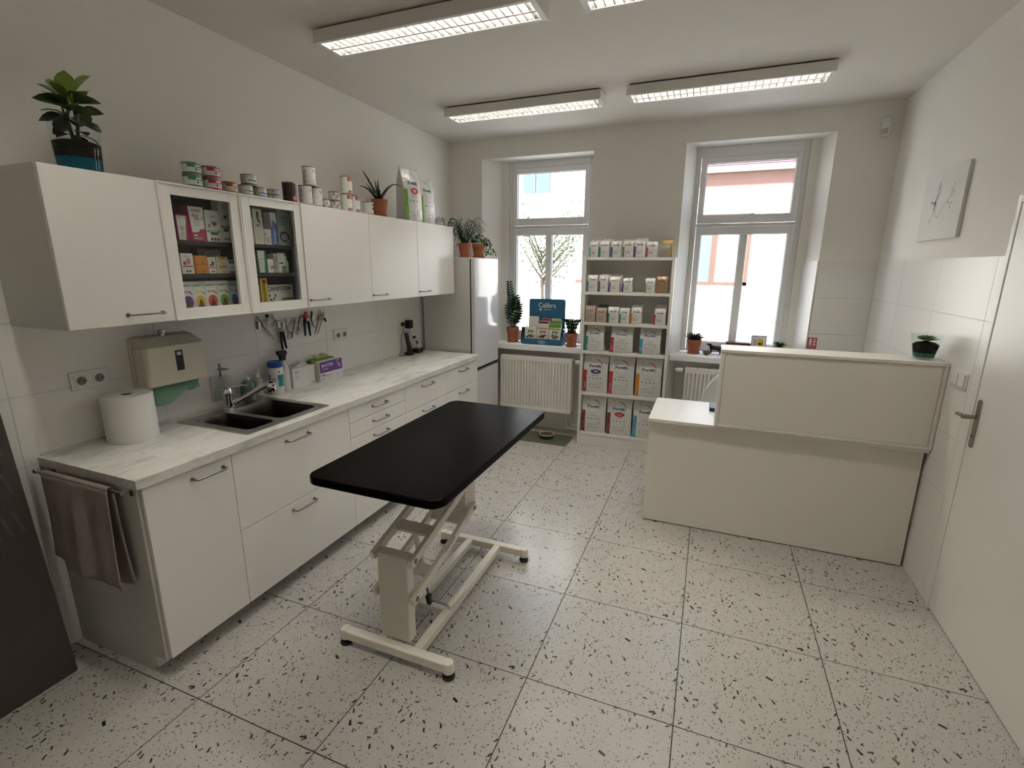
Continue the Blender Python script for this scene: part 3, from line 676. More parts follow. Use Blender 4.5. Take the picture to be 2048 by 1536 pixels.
def over(u, v):
    a = math.pi*v; p0 = towel_sheet(u, 0, -1)
    return (p0[0], -0.046-0.0105*math.cos(a), 0.872+0.0085*math.sin(a))
tw.grid(over, 36, 6)
to = tw.build('hand_towel', M_TOWEL, smooth=True, fix=False)
so = to.modifiers.new('thick', 'SOLIDIFY'); so.thickness = 0.005; so.offset = 0
tag(to, 'mauve terry hand towel folded over the towel rail', 'towel')
# dark foam mat leaning on the wall
M_MAT = mat('dark_grey_foam', (0.055, 0.047, 0.041), 0.8, var=0.25, vscale=3, bump=0.18, bscale=180)
edge = [(-0.118, 0.012)]
yy = 0.0
lean = thing('foam_mat', 'large dark grey foam play mat leaning against the wall', 'mat', (0.14, -0.62, 0.0), rz=0.0)
# outline in (y, s): s runs up the leaning sheet; interlocking notches along the free edge
out = [(-0.50, 0.0), (0.497, 0.0)]
for k in range(11):
    s0 = 0.06+k*0.125
    out += [(0.497, s0), (0.497, s0+0.06)]
out += [(0.497, 1.46), (-0.50, 1.46)]
m = MB(); n_ = len(out); ang = math.atan2(0.150, 1.45)
def lean_pt(y, s_, th): return (0.036-s_*math.sin(ang)+th*math.cos(ang), y, 0.004+s_*math.cos(ang)+th*math.sin(ang))
m.add([lean_pt(y, s_, 0) for y, s_ in out]+[lean_pt(y, s_, 0.022) for y, s_ in out], [tuple(range(n_)), tuple(range(n_, 2*n_))]+[(i, (i+1) % n_, n_+(i+1) % n_, n_+i) for i in range(n_)])
m.build('sheet', M_MAT, lean)
M_MAT2 = mat('dark_grey_foam_pattern', (0.075, 0.065, 0.057), 0.75)
for k in range(26):                                          # pressed diagonal weave pattern near the top
    for q in range(5):
        y = 0.47-k*0.037; s_ = 0.66+q*0.16
        g = MB().add([lean_pt(y, s_, 0.0225), lean_pt(y-0.012, s_+0.01, 0.0225), lean_pt(y-0.030, s_+0.10, 0.0225), lean_pt(y-0.018, s_+0.09, 0.0225)], [(0,1,2,3)])
        if k < 8 and q < 4: g.build('weave_pattern', M_MAT2, lean, fix=False)

# ================================================================ examination table
tb = thing('examination_table', 'height adjustable examination table with black top and cream scissor frame', 'table', (1.42, 0.92, 0.0))
def slab(poly, z0, z1, name, m, parent, bevel): return MB().prism(poly, z0, z1).build(name, m, parent, bevel=bevel)
slab(rrect(1.122, 1.752, 0.322, 1.592, 0.060, 8), 0.8445, 0.880, 'tabletop', M_TABLE, tb, 0.006)
slab(rrect(1.140, 1.735, 0.340, 1.574, 0.050, 6), 0.836, 0.8442, 'underside_board', M_RUBBER, tb, 0.0)
for yy in (0.447, 1.372):
    MB().box(1.172, 1.686, yy-0.022, yy+0.022, 0.034, 0.076).build('foot_bar', M_CREAM, tb, bevel=0.004)
    for xx in (1.160, 1.698):
        ec = MB().lathe([(0.024, 0.030), (0.024, 0.072), (0.021, 0.078), (0.012, 0.080)], (xx, yy, 0), 20).build('end_cap', M_CREAM, tb, smooth=True)
        MB().lathe([(0.027, 0.0005), (0.028, 0.008), (0.025, 0.013), (0.016, 0.016), (0.010, 0.030)], (xx, yy, 0), 20).build('rubber_foot', M_RUBBER, ec, smooth=True)
for xx in (1.350, 1.533): MB().box(xx-0.020, xx+0.020, 0.469, 1.350, 0.036, 0.076).build('long_rail', M_CREAM, tb, bevel=0.003)
MB().box(1.370, 1.513, 0.735, 0.765, 0.040, 0.068).build('cross_rail', M_CREAM, tb, bevel=0.003)
MB().box(1.338, 1.492, 0.474, 0.528, 0.076, 0.500).build('front_column', M_CREAM, tb, bevel=0.008)
pf = MB().prism([(0.528, 0.072), (0.60, 0.072), (0.528, 0.16)], 1.352, 1.360, 'x').build('gusset_plate', M_CREAM, tb)
PA, PB, PC, PD = (0.500, 0.482), (0.500, 0.298), (1.070, 0.640), (1.070, 0.456)     # pivots (y, z)
for xx in (1.318, 1.512):
    for (a, b), nm in (((PA, PC), 'upper_arm'), ((PB, PD), 'lower_arm')):
        dy, dz = b[0]-a[0], b[1]-a[1]; ln = math.hypot(dy, dz); uy, uz = dy/ln*0.028, dz/ln*0.028
        arm = MB().beam((xx, a[0]-uy, a[1]-uz), (xx, b[0]+uy, b[1]+uz), 0.022, 0.040).build(nm, M_CREAM, tb, bevel=0.003)
        for p in (a, b):
            q = 1 if xx > 1.42 else -1
            MB().lathe([(0.0115, 0), (0.0115, 0.003), (0.005, 0.0035)], (xx+q*0.011-(0.0 if q > 0 else 0.0035), p[0], p[1]), 14, 'x').build('pivot_bolt', M_DSTEEL, arm, smooth=True)
def mid(a, b, t): return (a[0]+(b[0]-a[0])*t, a[1]+(b[1]-a[1])*t)
for (a, b), t0, nm in (((PA, PC), 0.24, 'cross_plate'), ((PB, PD), 0.78, 'cross_plate'), ((PB, PD), 0.20, 'cross_plate')):
    p = mid(a, b, t0); q = mid(a, b, t0+0.10)
    MB().beam((1.415, p[0], p[1]), (1.415, q[0], q[1]), 0.172, 0.018).build(nm, M_CREAM, tb, bevel=0.002)
MB().box(1.335, 1.495, 1.020, 1.140, 0.430, 0.800).build('rear_carrier', M_CREAM, tb, bevel=0.006)
for xx in (1.300, 1.530): MB().box(xx-0.018, xx+0.018, 0.48, 1.45, 0.800, 0.836).build('top_bearer', M_CREAM, tb, bevel=0.003)
MB().box(1.318, 1.512, 0.56, 0.60, 0.804, 0.834).box(1.318, 1.512, 1.30, 1.34, 0.804, 0.834).build('top_bearer', M_CREAM, tb, bevel=0.003)
MB().box(1.372, 1.380, 0.95, 1.18, 0.79, 0.806).build('top_bearer', M_CREAM, tb)
gs = MB().tube([(1.425, 0.650, 0.530), (1.425, 0.700, 0.300)], 0.015, 14).build('gas_spring', M_CREAM, tb, smooth=True)
MB().tube([(1.425, 0.700, 0.300), (1.425, 0.745, 0.110)], 0.006, 10).build('piston_rod', M_DSTEEL, gs, smooth=True)
MB().beam((1.425, 0.742, 0.125), (1.425, 0.752, 0.068), 0.022, 0.026, (0, 1, 0)).build('rod_clevis', M_BLACK, gs, bevel=0.003)
pd = MB().tube([(1.400, 0.752, 0.096), (1.545, 0.745, 0.092)], 0.006, 10).build('pedal_shaft', M_STEEL, tb, smooth=True)
MB().tube([(1.542, 0.735, 0.092), (1.550, 0.78, 0.098), (1.552, 0.850, 0.104), (1.550, 0.872, 0.104)], [0.012, 0.013, 0.016, 0.013], 12).build('foot_pedal', M_CREAM, tb, smooth=True)
# maker's lettering along the lower arm
pr = Print(lambda u, v, e: (1.5235+e, 0.80+u*math.cos(0.27)-v*math.sin(0.27), 0.394+u*math.sin(0.27)+v*math.cos(0.27)))
pr.text(M_GREY, 'DOGO', 0.0, 0.0, 0.018, 0.10, bold=0.02); pr.build(tb, 'lettering')

# ================================================================ reception desk
DF = 2.155
dk = thing('reception_desk', 'long white reception desk with closed front panel', 'desk', (3.03, 2.42, 0.0))
MB().box(2.291, 3.776, DF, DF+0.018, 0.006, 0.7225).build('front_panel', M_DESK, dk, bevel=0.0015)
MB().box(2.291, 2.309, DF+0.0185, 2.66, 0.006, 0.7225).build('side_panel', M_DESK, dk, bevel=0.0015)
MB().box(3.756, 3.774, DF+0.0185, 2.66, 0.006, 0.7225).build('side_panel', M_DESK, dk, bevel=0.0015)
MB().box(2.284, 3.786, 2.121, 2.695, 0.723, 0.745).build('desktop', mat('white_desktop', (0.76, 0.735, 0.69), 0.36), dk, bevel=0.002)
MB().box(2.310, 3.755, 2.16, 2.17, 0.0, 0.0061).build('shadow_strip', M_GAP, dk)  # dark strip in place of the shadow under the front panel
ht = thing('desk_hutch', 'white raised counter box standing on the reception desk', 'counter', (3.24, 2.22, 0.7455))
hy0, hy1 = 2.108, 2.325
MB().box(2.686, 2.705, hy0, hy1, 0.7458, 1.2118).build('side_panel', M_DESK, ht, bevel=0.0012)
MB().box(3.769, 3.787, hy0, hy1, 0.7458, 1.2118).build('side_panel', M_DESK, ht, bevel=0.0012)
MB().box(2.7068, 3.7672, hy0+0.005, hy0+0.022, 0.7662, 1.2104).build('front_panel', M_DESK, ht, bevel=0.0012)
MB().box(2.7052, 3.7688, hy0+0.0, hy1, 0.7458, 0.7648).build('bottom_board', M_DESK, ht, bevel=0.0012)
MB().box(2.682, 3.789, hy0-0.003, hy1+0.004, 1.2122, 1.2305).build('top_board', M_DESK, ht, bevel=0.0015)
MB().box(2.7055, 3.7685, hy0+0.012, hy0+0.016, 0.7652, 1.2116).build('gap_shade', M_GAP, ht)  # dark board drawing the shadow lines around the front panel
dv = MB().prism(rrect(2.655, 2.77, 2.44, 2.60, 0.012), 0.7456, 0.772).build('card_terminal', M_BLACK, bevel=0.003)
tag(dv, 'small flat black device lying on the desktop behind the counter box', 'device')
# office chair behind the desk
ch = thing('office_chair', 'white plastic shell chair pushed in behind the reception desk', 'chair', (2.93, 3.02, 0.0))
def shell(u, v):
    a = (u-0.5)*2.3; x = 2.93+0.37*math.sin(a)*(0.86+0.14*math.sin(math.pi*min(v, 1))) ; y = 2.90+0.24*math.cos(a)+0.06*v
    top = 0.93-0.16*(abs(u-0.5)*2)**2.2
    return (x, y, 0.47+(top-0.47)*v)
bk = MB().grid(shell, 24, 10).build('backrest', M_WHITE, ch, smooth=True, fix=False); s_ = bk.modifiers.new('t', 'SOLIDIFY'); s_.thickness = 0.012
MB().prism(rrect(2.64, 3.22, 2.72, 3.16, 0.12, 6), 0.44, 0.475).build('seat', M_WHITE, ch, bevel=0.012)
MB().lathe([(0.028, 0.10), (0.028, 0.30), (0.018, 0.30), (0.018, 0.44)], (2.93, 2.95, 0), 16).build('gas_column', M_CHROME, ch, smooth=True)
for k in range(5):
    a = k*1.2566+0.3; x, y = 2.93+0.26*math.cos(a), 2.95+0.26*math.sin(a)
    MB().tube([(2.93, 2.95, 0.10), (x, y, 0.066)], [0.020, 0.014], 8).build('base_arm', M_CHROME, ch, smooth=True)
    MB().lathe([(0.026, -0.011), (0.026, 0.011)], (x, y, 0.0272), 16, 'y').build('castor', M_BLACK, ch, smooth=True)

# ================================================================ radiators
def radiator(x0, x1, z0, z1, label, valve_side, seen=True):
    t = thing('radiator', label, 'radiator', ((x0+x1)/2, 3.65, z0), 'panel radiators under the windows')
    y0, y1 = 3.600, 3.705
    n = int(round((x1-x0-0.03)/0.0333)); p = (x1-x0-0.03)/n
    poly = [(x0+0.004, z0), (x1-0.004, z0)]
    prof = []                                               # ribbed front sheet
    rows = [(z0, 0.0), (z0+0.030, 0.0), (z0+0.045, 1.0), (z1-0.055, 1.0), (z1-0.040, 0.0), (z1-0.006, 0.0)]
    xs = [x0, x0+0.014]
    for i in range(n):
        a = x0+0.015+i*p
        xs += [a+0.03*p, a+0.16*p, a+0.36*p, a+0.49*p]
    xs += [x1-0.010, x1]
    dep = [0, 0]+[0, 1, 1, 0]*n+[0, 0]
    vs = [(x, y0+0.017*dp*k, z) for z, k in rows for x, dp in zip(xs, dep)]
    m = len(xs)
    fs = [(j*m+i, j*m+i+1, (j+1)*m+i+1, (j+1)*m+i) for j in range(len(rows)-1) for i in range(m-1)]
    MB().add(vs, fs).build('front_sheet', M_RAD, t, fix=False)
    MB().box(x0+0.004, x1-0.004, y1-0.012, y1, z0+0.004, z1-0.02).build('rear_sheet', M_RAD, t)
    MB().box(x0-0.001, x0+0.003, y0-0.002, y1, z0+0.004, z1).build('side_cover', M_RAD, t, bevel=0.001)
    MB().box(x1-0.003, x1+0.001, y0-0.002, y1, z0+0.004, z1).build('side_cover', M_RAD, t, bevel=0.001)
    g = MB().box(x0, x1, y0-0.001, y0+0.012, z1-0.006, z1).box(x0, x1, y1-0.012, y1, z1-0.006, z1)
    g.build('top_frame', M_RAD, t)
    k = 8; src = None
    for i in range(k):
        a = x0+(x1-x0)*i/k
        MB().box(a+0.002, a+(x1-x0)/k-0.006, y0+0.0125, y1-0.0125, z1-0.006, z1-0.002).build('grille_slat', M_RAD, t)
    MB().box(x0+0.006, x1-0.006, y0+0.012, y1-0.014, z1-0.05, z1-0.04).build('gap_shade', M_GAP, t)  # dark sheet for the shade inside, below the grille
    xv = x1 if valve_side > 0 else x0
    vz = z1-0.030
    va = MB().lathe([(0.009, 0), (0.011, 0.012*1), (0.011, 0.02)], (xv if valve_side > 0 else xv-0.02, 3.655, vz), 12, 'x').build('valve', M_DSTEEL, t, smooth=True)
    pr_ = [(0.016, 0.0), (0.021, 0.006), (0.021, 0.045), (0.015, 0.062), (0.010, 0.068)]
    if valve_side > 0: MB().lathe([(r, z+0.021) for r, z in pr_], (xv, 3.655, vz), 16, 'x').build('thermostat_head', M_WHITE, va, smooth=True)
    else: MB().lathe([(r, -z-0.021) for r, z in pr_], (xv, 3.655, vz), 16, 'x').build('thermostat_head', M_WHITE, va, smooth=True)
    if valve_side > 0:
        for a, zz in ((x1-0.062, 0.066), (x1-0.014, 0.098)):
            MB().tube([(a, 3.690, z0+0.004), (a, 3.690, zz+0.03), (a+0.006, 3.690, zz+0.008), (a+0.02, 3.690, zz), (1.484, 3.690, zz)], 0.0075, 10).build('pipe', M_RAD, t, smooth=True)
            MB().lathe([(0.012, z0-0.03), (0.012, z0+0.003)], (a, 3.690, 0), 12).build('pipe_union', M_STEEL, t, smooth=True)
    else:
        for a, zz in ((x0+0.062, 0.066), (x0+0.014, 0.098)):
            MB().tube([(a, 3.690, z0+0.004), (a, 3.690, zz+0.03), (a-0.006, 3.690, zz+0.008), (a-0.02, 3.690, zz), (2.292, 3.690, zz)], 0.0075, 10).build('pipe', M_RAD, t, smooth=True)
    for xx in (x0+0.1, x1-0.1): MB().box(xx-0.015, xx+0.015, y1, 3.8095, z0+0.05, z1-0.1).build('wall_bracket', M_RAD, t)
    return t
radiator(0.602, 1.370, 0.246, 0.808, 'white panel radiator under the window beside the fridge', 1)
radiator(2.438, 3.24, 0.246, 0.812, 'white panel radiator half hidden behind the reception desk', -1)

# ================================================================ bookcase
M_SHELF = mat('white_bookcase_board', (0.72, 0.70, 0.655), 0.5)
bc = thing('bookcase', 'tall white open bookcase filled with pet food bags between the windows', 'bookcase', (1.885, 3.56, 0.0))
BX0, BX1, BY0, BY1 = 1.486, 2.284, 3.455, 3.6695
MB().box(BX0, BX0+0.024, BY0, BY1, 0.001, 1.796).build('side_panel', M_SHELF, bc, bevel=0.001)
MB().box(BX1-0.024, BX1, BY0, BY1, 0.001, 1.796).build('side_panel', M_SHELF, bc, bevel=0.001)
MB().box(BX0+0.0245, BX1-0.0245, BY1-0.006, BY1, 0.03, 1.77).build('back_panel', M_SHELF, bc)
SHZ = [1.796, 1.487, 1.208, 0.934, 0.532, 0.128]
for z in SHZ: MB().box(BX0+0.0245, BX1-0.0245, BY0+0.002, BY1-0.0065, z-0.026, z).build('shelf', M_SHELF, bc, bevel=0.001)
MB().box(BX0+0.0245, BX1-0.0245, BY0+0.006, BY0+0.02, 0.001, 0.1015).build('plinth', M_SHELF, bc)

# ================================================================ right wall things
cv = thing('canvas_picture', 'white canvas picture with a small coloured nerve cell drawing on the wall', 'picture', (W-0.02, 2.63, 1.878))
MB().box(W-0.010, W+0.0075, 2.352, 2.915, 1.879, 2.268).build('canvas', mat('canvas_white', (0.74, 0.725, 0.70), 0.8), cv, bevel=0.002)
cvs = lambda u, v, e: (W-0.010-e, 2.915-u, 1.879+v)
pr = Print(cvs)
M_SLATE = mat('ink_slate_blue', (0.17, 0.20, 0.26), 0.8); M_PEACH = mat('ink_peach', (0.50, 0.33, 0.25), 0.8)
c0 = (0.205, 0.200)
for pts, w_ in (([(0.205,0.215),(0.215,0.25),(0.225,0.285),(0.228,0.31)], 0.008), ([(0.222,0.28),(0.248,0.30)], 0.005), ([(0.215,0.235),(0.245,0.255),(0.262,0.275)], 0.005), ([(0.20,0.205),(0.17,0.215),(0.14,0.222)], 0.007), ([(0.16,0.218),(0.145,0.20)], 0.004), ([(0.14,0.222),(0.125,0.235)], 0.003), ([(0.226,0.305),(0.215,0.325)], 0.003), ([(0.228,0.31),(0.24,0.33)], 0.003)):
    pr.line(M_SLATE, pts, w_)
pr.ell(M_SLATE, 0.203, 0.205, 0.016, 0.022); pr.ell(M_PEACH, 0.203, 0.185, 0.012, 0.016, 1)
for pts, w_ in (([(0.20,0.18),(0.185,0.15),(0.165,0.12),(0.15,0.105)], 0.006), ([(0.21,0.175),(0.235,0.14),(0.255,0.125),(0.28,0.135),(0.32,0.17),(0.345,0.19),(0.37,0.20)], 0.004), ([(0.165,0.12),(0.16,0.095)], 0.003)):
    pr.line(M_PEACH, pts, w_)
pr.build(cv, 'cell_print')
for pts, w_ in (([(0.37,0.20),(0.40,0.23),(0.42,0.26),(0.43,0.29)], 0.003), ([(0.40,0.23),(0.425,0.235),(0.44,0.25)], 0.003), ([(0.37,0.20),(0.40,0.19),(0.42,0.165)], 0.004), ([(0.41,0.245),(0.40,0.27)], 0.0025), ([(0.40,0.19),(0.43,0.19)], 0.003)):
    pr = Print(cvs); pr.line(M_PEACH if pts[0][1] < 0.205 and pts[-1][1] < 0.2 else M_SLATE, pts, w_); pr.ell(M_PEACH, *pts[-1], 0.006, 0.005, 1, 10); pr.build(cv, 'branch_print')
sw = thing('light_switch', 'white double light switch on tiles beside the door', 'switch', (W, 1.972, 1.135))
MB().box(W-0.009, W-0.0005, 1.897, 2.047, 1.132, 1.214).build('plate', M_WHITE, sw, bevel=0.002)
for a in (1.905, 1.976): MB().box(W-0.015, W-0.009, a, a+0.062, 1.142, 1.204).build('rocker', M_WHITE, sw, bevel=0.003)
al = thing('motion_sensor', 'small white motion sensor high in the corner near the ceiling', 'sensor', (3.690, 3.625, 2.665), rz=math.radians(-45))
# local x looks out of the corner after the turn
MB().prism([(-0.030, -0.02), (0.030, -0.02), (0.030, 0.012), (-0.030, 0.012)], 0.0, 0.13).build('housing', M_WHITE, al, bevel=0.008)
MB().box(-0.022, 0.022, -0.026, -0.0195, 0.015, 0.055).build('lens', M_LGREY, al, bevel=0.004)
MB().box(-0.012, 0.012, 0.0125, 0.060, 0.050, 0.080).build('bracket', M_WHITE, al)
sg = thing('fire_sign', 'small dark red fire equipment sign on the tiles beside the window', 'sign', (3.42, YB, 1.05))
MB().box(3.389, 3.456, YB-0.003, YB-0.0004, 1.050, 1.143).build('plate', M_RED, sg)
pr = Print(on_y(YB-0.003, 3.389, 1.050))
pr.rect(M_WHITE, 0.010, 0.030, 0.030, 0.085, round_=0.004); pr.rect(M_WHITE, 0.040, 0.058, 0.030, 0.046); pr.rect(M_WHITE, 0.038, 0.060, 0.052, 0.066); pr.rect(M_WHITE, 0.042, 0.056, 0.072, 0.085)
pr.rect(M_WHITE, 0.006, 0.061, 0.0235, 0.0255); pr.rect(M_LGREY, 0.010, 0.056, 0.010, 0.015); pr.build(sg)
# feeding mat and bowl
fm = MB().prism(rrect(0.912, 1.405, 3.316, 3.630, 0.006), 0.0005, 0.005).build('feeding_mat', mat('olive_mat', (0.075, 0.085, 0.045), 0.8, bump=0.3, bscale=300)); tag(fm, 'flat olive green feeding mat on the floor under the radiator', 'mat')
bw = thing('pet_bowl', 'small beige and dark pet bowl standing on the feeding mat', 'bowl', (1.165, 3.475, 0.0055))
MB().lathe([(0.060, 0.0055), (0.068, 0.008), (0.074, 0.045), (0.076, 0.047), (0.0745, 0.049)], (1.165, 3.475, 0), 32).build('outer_wall', mat('bowl_brown', (0.06, 0.045, 0.03), 0.5), bw, smooth=True)
MB().lathe([(0.0768, 0.0462), (0.078, 0.052), (0.074, 0.054), (0.070, 0.049), (0.062, 0.042), (0.02, 0.040), (0.001, 0.040)], (1.165, 3.475, 0), 32).build('inner_glaze', mat('bowl_beige', (0.55, 0.45, 0.31), 0.5), bw, smooth=True)

# ================================================================ sockets and wall things over the worktop
def socket(y0, n, z0, label, x=0.0):
    w_ = 0.071*n+0.010
    t = thing('wall_socket', label, 'socket', (0.005, y0+w_/2, z0), 'wall sockets over the worktop')
    MB().box(x+0.0004, x+0.009, y0, y0+w_, z0, z0+0.081).build('plate', M_WHITE, t, bevel=0.002)
    for i in range(n):
        c = y0+0.0405+i*0.071
        MB().box(x+0.009, x+0.0125, c-0.026, c+0.026, z0+0.0145, z0+0.0665).build('insert', M_WHITE, t, bevel=0.001)
        d = MB().lathe([(0.0195, 0.0126), (0.0195, 0.0130), (0.001, 0.0130)], (x, c, z0+0.0405), 22, 'x').build('socket_face', mat('socket_shade', (0.22, 0.21, 0.195), 0.5), t, smooth=True)
        for a, b in ((0.0095, -0.002), (-0.0095, -0.002)): MB().lathe([(0.003, 0.0131), (0.003, 0.0134), (0.0001, 0.0134)], (x, c+a, z0+0.0405+b), 10, 'x').build('pin_hole', M_GAP, d)
        MB().lathe([(0.0026, 0.0131), (0.0026, 0.018), (0.0015, 0.019)], (x, c, z0+0.0405+0.010), 10, 'x').build('earth_pin', M_STEEL, d, smooth=True)
    return t
socket(0.152, 2, 1.160, 'white double wall socket beside the paper towel dispenser')
socket(1.815, 2, 1.158, 'white double wall socket beside the hanging tools')
socket(2.652, 2, 1.150, 'white double wall socket with black chargers plugged in')
# paper towel dispenser
pdx = thing('towel_dispenser', 'cream wall dispenser with green folded paper towels showing', 'dispenser', (0.06, 0.53, 1.12))
M_DISP = mat('cream_dispenser', (0.66, 0.62, 0.51), 0.42)
MB().prism([(0.408, 1.108), (0.726, 1.108), (0.726, 1.325), (0.690, 1.365), (0.424, 1.365), (0.408, 1.350)], 0.0005, 0.022, 'x').build('back_plate', M_DISP, pdx, bevel=0.003)
def cover(u, v):
    a = math.pi*u; bulge = 0.115*min(1.0, (math.sin(a)*2.2))**0.5 if 0 < u < 1 else 0.0
    top = 1.0 if v < 0.86 else max(0.0, 1-((v-0.86)/0.14)**2)**0.5
    y = 0.412+0.310*u
    return (0.023+bulge*(0.45+0.55*top)*(0.96+0.04*v), y, 1.118+0.245*v)
MB().prism([(0.023, 0.411), (0.100, 0.411), (0.112, 0.423), (0.112, 0.700), (0.100, 0.722), (0.023, 0.722)], 1.121, 1.318).add(
    [(0.023,0.411,1.318),(0.100,0.411,1.318),(0.112,0.423,1.318),(0.112,0.700,1.318),(0.100,0.722,1.318),(0.023,0.722,1.318),
     (0.023,0.425,1.363),(0.060,0.430,1.363),(0.068,0.440,1.363),(0.068,0.672,1.363),(0.060,0.685,1.363),(0.023,0.690,1.363)],
    [(0,1,7,6),(1,2,8,7),(2,3,9,8),(3,4,10,9),(4,5,11,10),(6,7,8,9,10,11)]).build('cover', M_DISP, pdx, bevel=0.006)
MB().lathe([(0.012, 1.3632), (0.012, 1.372), (0.016, 1.376), (0.016, 1.390), (0.010, 1.394)], (0.05, 0.545, 0), 16).build('lock', M_STEEL, pdx, smooth=True)
lb = MB().box(0.1121, 0.1132, 0.556, 0.594, 1.185, 1.288).build('label_plate', M_BLACK, pdx)
pr = Print(on_x(0.1132, 0.556, 1.185)); pr.rect(M_WHITE, 0.008, 0.030, 0.078, 0.094, round_=0.003); pr.text(M_INK, 'tork', 0.019, 0.0862, 0.008, 0.016, k=1); pr.build(lb, 'lettering')
MB().lathe([(0.003, 0.1121), (0.003, 0.113), (0.001, 0.113)], (0, 0.575, 1.165), 8, 'x').build('peep_hole', M_GREY, pdx)
M_GRPAP = mat('green_paper_towel', (0.17, 0.32, 0.22), 0.9, bump=0.4, bscale=80)
def gp(u, v): 
    return (0.050+0.020*math.sin(u*5)*v+0.04*v, 0.462+0.225*u-0.03*v*(1-u), 1.122-0.095*v*(1-0.55*u)-0.012*math.sin(u*7)*v)
gpo = MB().grid(gp, 14, 8).build('paper_towel', M_GRPAP, pdx, smooth=True, fix=False); gpo.modifiers.new('t', 'SOLIDIFY').thickness = 0.002
def gp2(u, v): return (0.075-0.010*v, 0.600+0.085*u, 1.122-0.062*v*(0.7+0.3*math.sin(u*3)))
MB().grid(gp2, 8, 5).build('paper_towel', M_GRPAP, pdx, smooth=True, fix=False)
# soap dispenser on the wall
sd = thing('soap_dispenser', 'clear plastic wall soap dispenser above the mixer tap', 'dispenser', (0.05, 0.85, 0.95))
MB().box(0.0005, 0.012, 0.800, 0.905, 0.945, 1.095).build('back_plate', mat('clear_plastic_plate', (0.60, 0.60, 0.57), 0.3), sd, bevel=0.003)
MB().prism(rrect(0.012, 0.062, 0.806, 0.898, 0.012), 0.960, 1.085).build('tank', M_VASE, sd, bevel=0.003)
MB().prism(rrect(0.014, 0.060, 0.808, 0.896, 0.011), 0.9615, 1.015).build('soap_fill', mat('pale_soap', (0.52, 0.55, 0.50), 0.3), sd)
MB().box(0.020, 0.075, 0.835, 0.870, 1.128, 1.134).box(0.020, 0.028, 0.847, 0.857, 1.085, 1.16).build('push_lever', M_DSTEEL, sd, bevel=0.001)

# ================================================================ cans on top of the wall cabinets
ZC = ZW1+0.0005
def can(x, y, z, h, r, label, group, sleeve, draw, phi=-0.30):
    t = thing('food_can', label, 'can', (x, y, z), group)
    MB().lathe([(r*0.90, z+0.001), (r, z), (r, z+0.003), (r*0.985, z+0.005), (r*0.985, z+h-0.005), (r, z+h-0.003), (r, z+h), (r*0.95, z+h), (r*0.93, z+h-0.003), (0.001, z+h-0.003)], (x, y, 0), 28).build('tin', M_SILV, t, smooth=True)
    MB().lathe([(r*0.992, z+0.0052), (r*0.992, z+h-0.0052)], (x, y, 0), 28, cap=False).build('label_sleeve', sleeve, t, smooth=True)
    rr = r*0.992
    pr = Print(lambda u, v, e: (x+(rr+e)*math.cos(phi+u/rr), y+(rr+e)*math.sin(phi+u/rr), z+v)); draw(pr, r, h); pr.build(t)
    return t
def band(pr, m, v0, v1, u0=-0.12, u1=0.12, k=0): pr.rect(m, u0, u1, v0, v1, k, n=20)
def dr_cross(m):
    def d(pr, r, h):
        band(pr, m, 0.0055, 0.012); band(pr, m, h-0.0075, h-0.0055); pr.rect(m, -0.030, 0.062, h-0.021, h-0.0070, n=10)
        pr.rect(M_WHITE, 0.000, 0.026, h-0.017, h-0.011, 1, n=3); pr.rect(m, 0.002, 0.014, h*0.40, h*0.40+0.005, 0); pr.rect(m, 0.0055, 0.0105, h*0.40-0.004, h*0.40+0.009, 0)
        pr.line(M_INK, [(0.020, h*0.62), (0.023, h*0.45), (0.026, h*0.30)], 0.004)
    return d
def dr_herb(m):
    def d(pr, r, h):
        band(pr, m, 0.0055, 0.010); pr.rect(M_LGREY, -0.075, -0.030, 0.013, h-0.008, n=5); pr.text(M_RED, 'menu', 0.006, h*0.74, 0.006, 0.022); pr.line(m, [(-0.016, h*0.42), (0.0, h*0.50), (0.012, h*0.40), (0.024, h*0.48)], 0.007); pr.rect(M_INK, 0.034, 0.040, h*0.55, h*0.75)
    return d
def dr_v(pr, r, h):
    for k in range(3): pr.rect(M_LGREY, -0.058, -0.034, h*(0.62-0.24*k), h*(0.80-0.24*k), n=3)
    pr.line(M_INK, [(0.006, h*0.86), (0.014, h*0.68)], 0.0035); pr.line(M_INK, [(0.014, h*0.68), (0.020, h*0.78)], 0.002); pr.ell(M_INK, 0.021, h*0.84, 0.003, 0.003); pr.text(M_INK, 'VETEX', 0.014, h*0.30, 0.0045, 0.020); pr.ell(M_INK, 0.014, h*0.14, 0.003, 0.003); band(pr, M_RUST, 0.0055, 0.0075)
def dr_brown(pr, r, h):
    pr.rect(M_RUST, -0.014, 0.036, h*0.72, h*0.94, n=5); pr.rect(M_RUST, -0.010, 0.040, 0.006, h*0.20, n=5)
    for k in range(5): pr.ell(M_WHITE, 0.0+0.007*k, h*(0.80+0.03*(k % 2)), 0.0024, 0.0024, 1, 8); pr.ell(M_WHITE, 0.0+0.008*k, h*0.11, 0.0028, 0.0028, 1, 8)
    pr.ell(M_RUST, 0.030, h*0.52, 0.003, 0.003); pr.rect(M_INK, -0.060, -0.020, h*0.62, h*0.63); pr.rect(M_INK, -0.060, -0.020, h*0.30, h*0.31)
def dr_pattern(m):
    def d(pr, r, h):
        rr = random.Random(int(h*1e4)+int(r*1e5))
        for k in range(26): pr.ell(rr.choice([m, M_INK, M_MAROON, M_WHITE]), rr.uniform(-0.03, 0.055), rr.uniform(0.008, h-0.009), rr.uniform(0.003, 0.007), rr.uniform(0.002, 0.005), 0, 8)
    return d
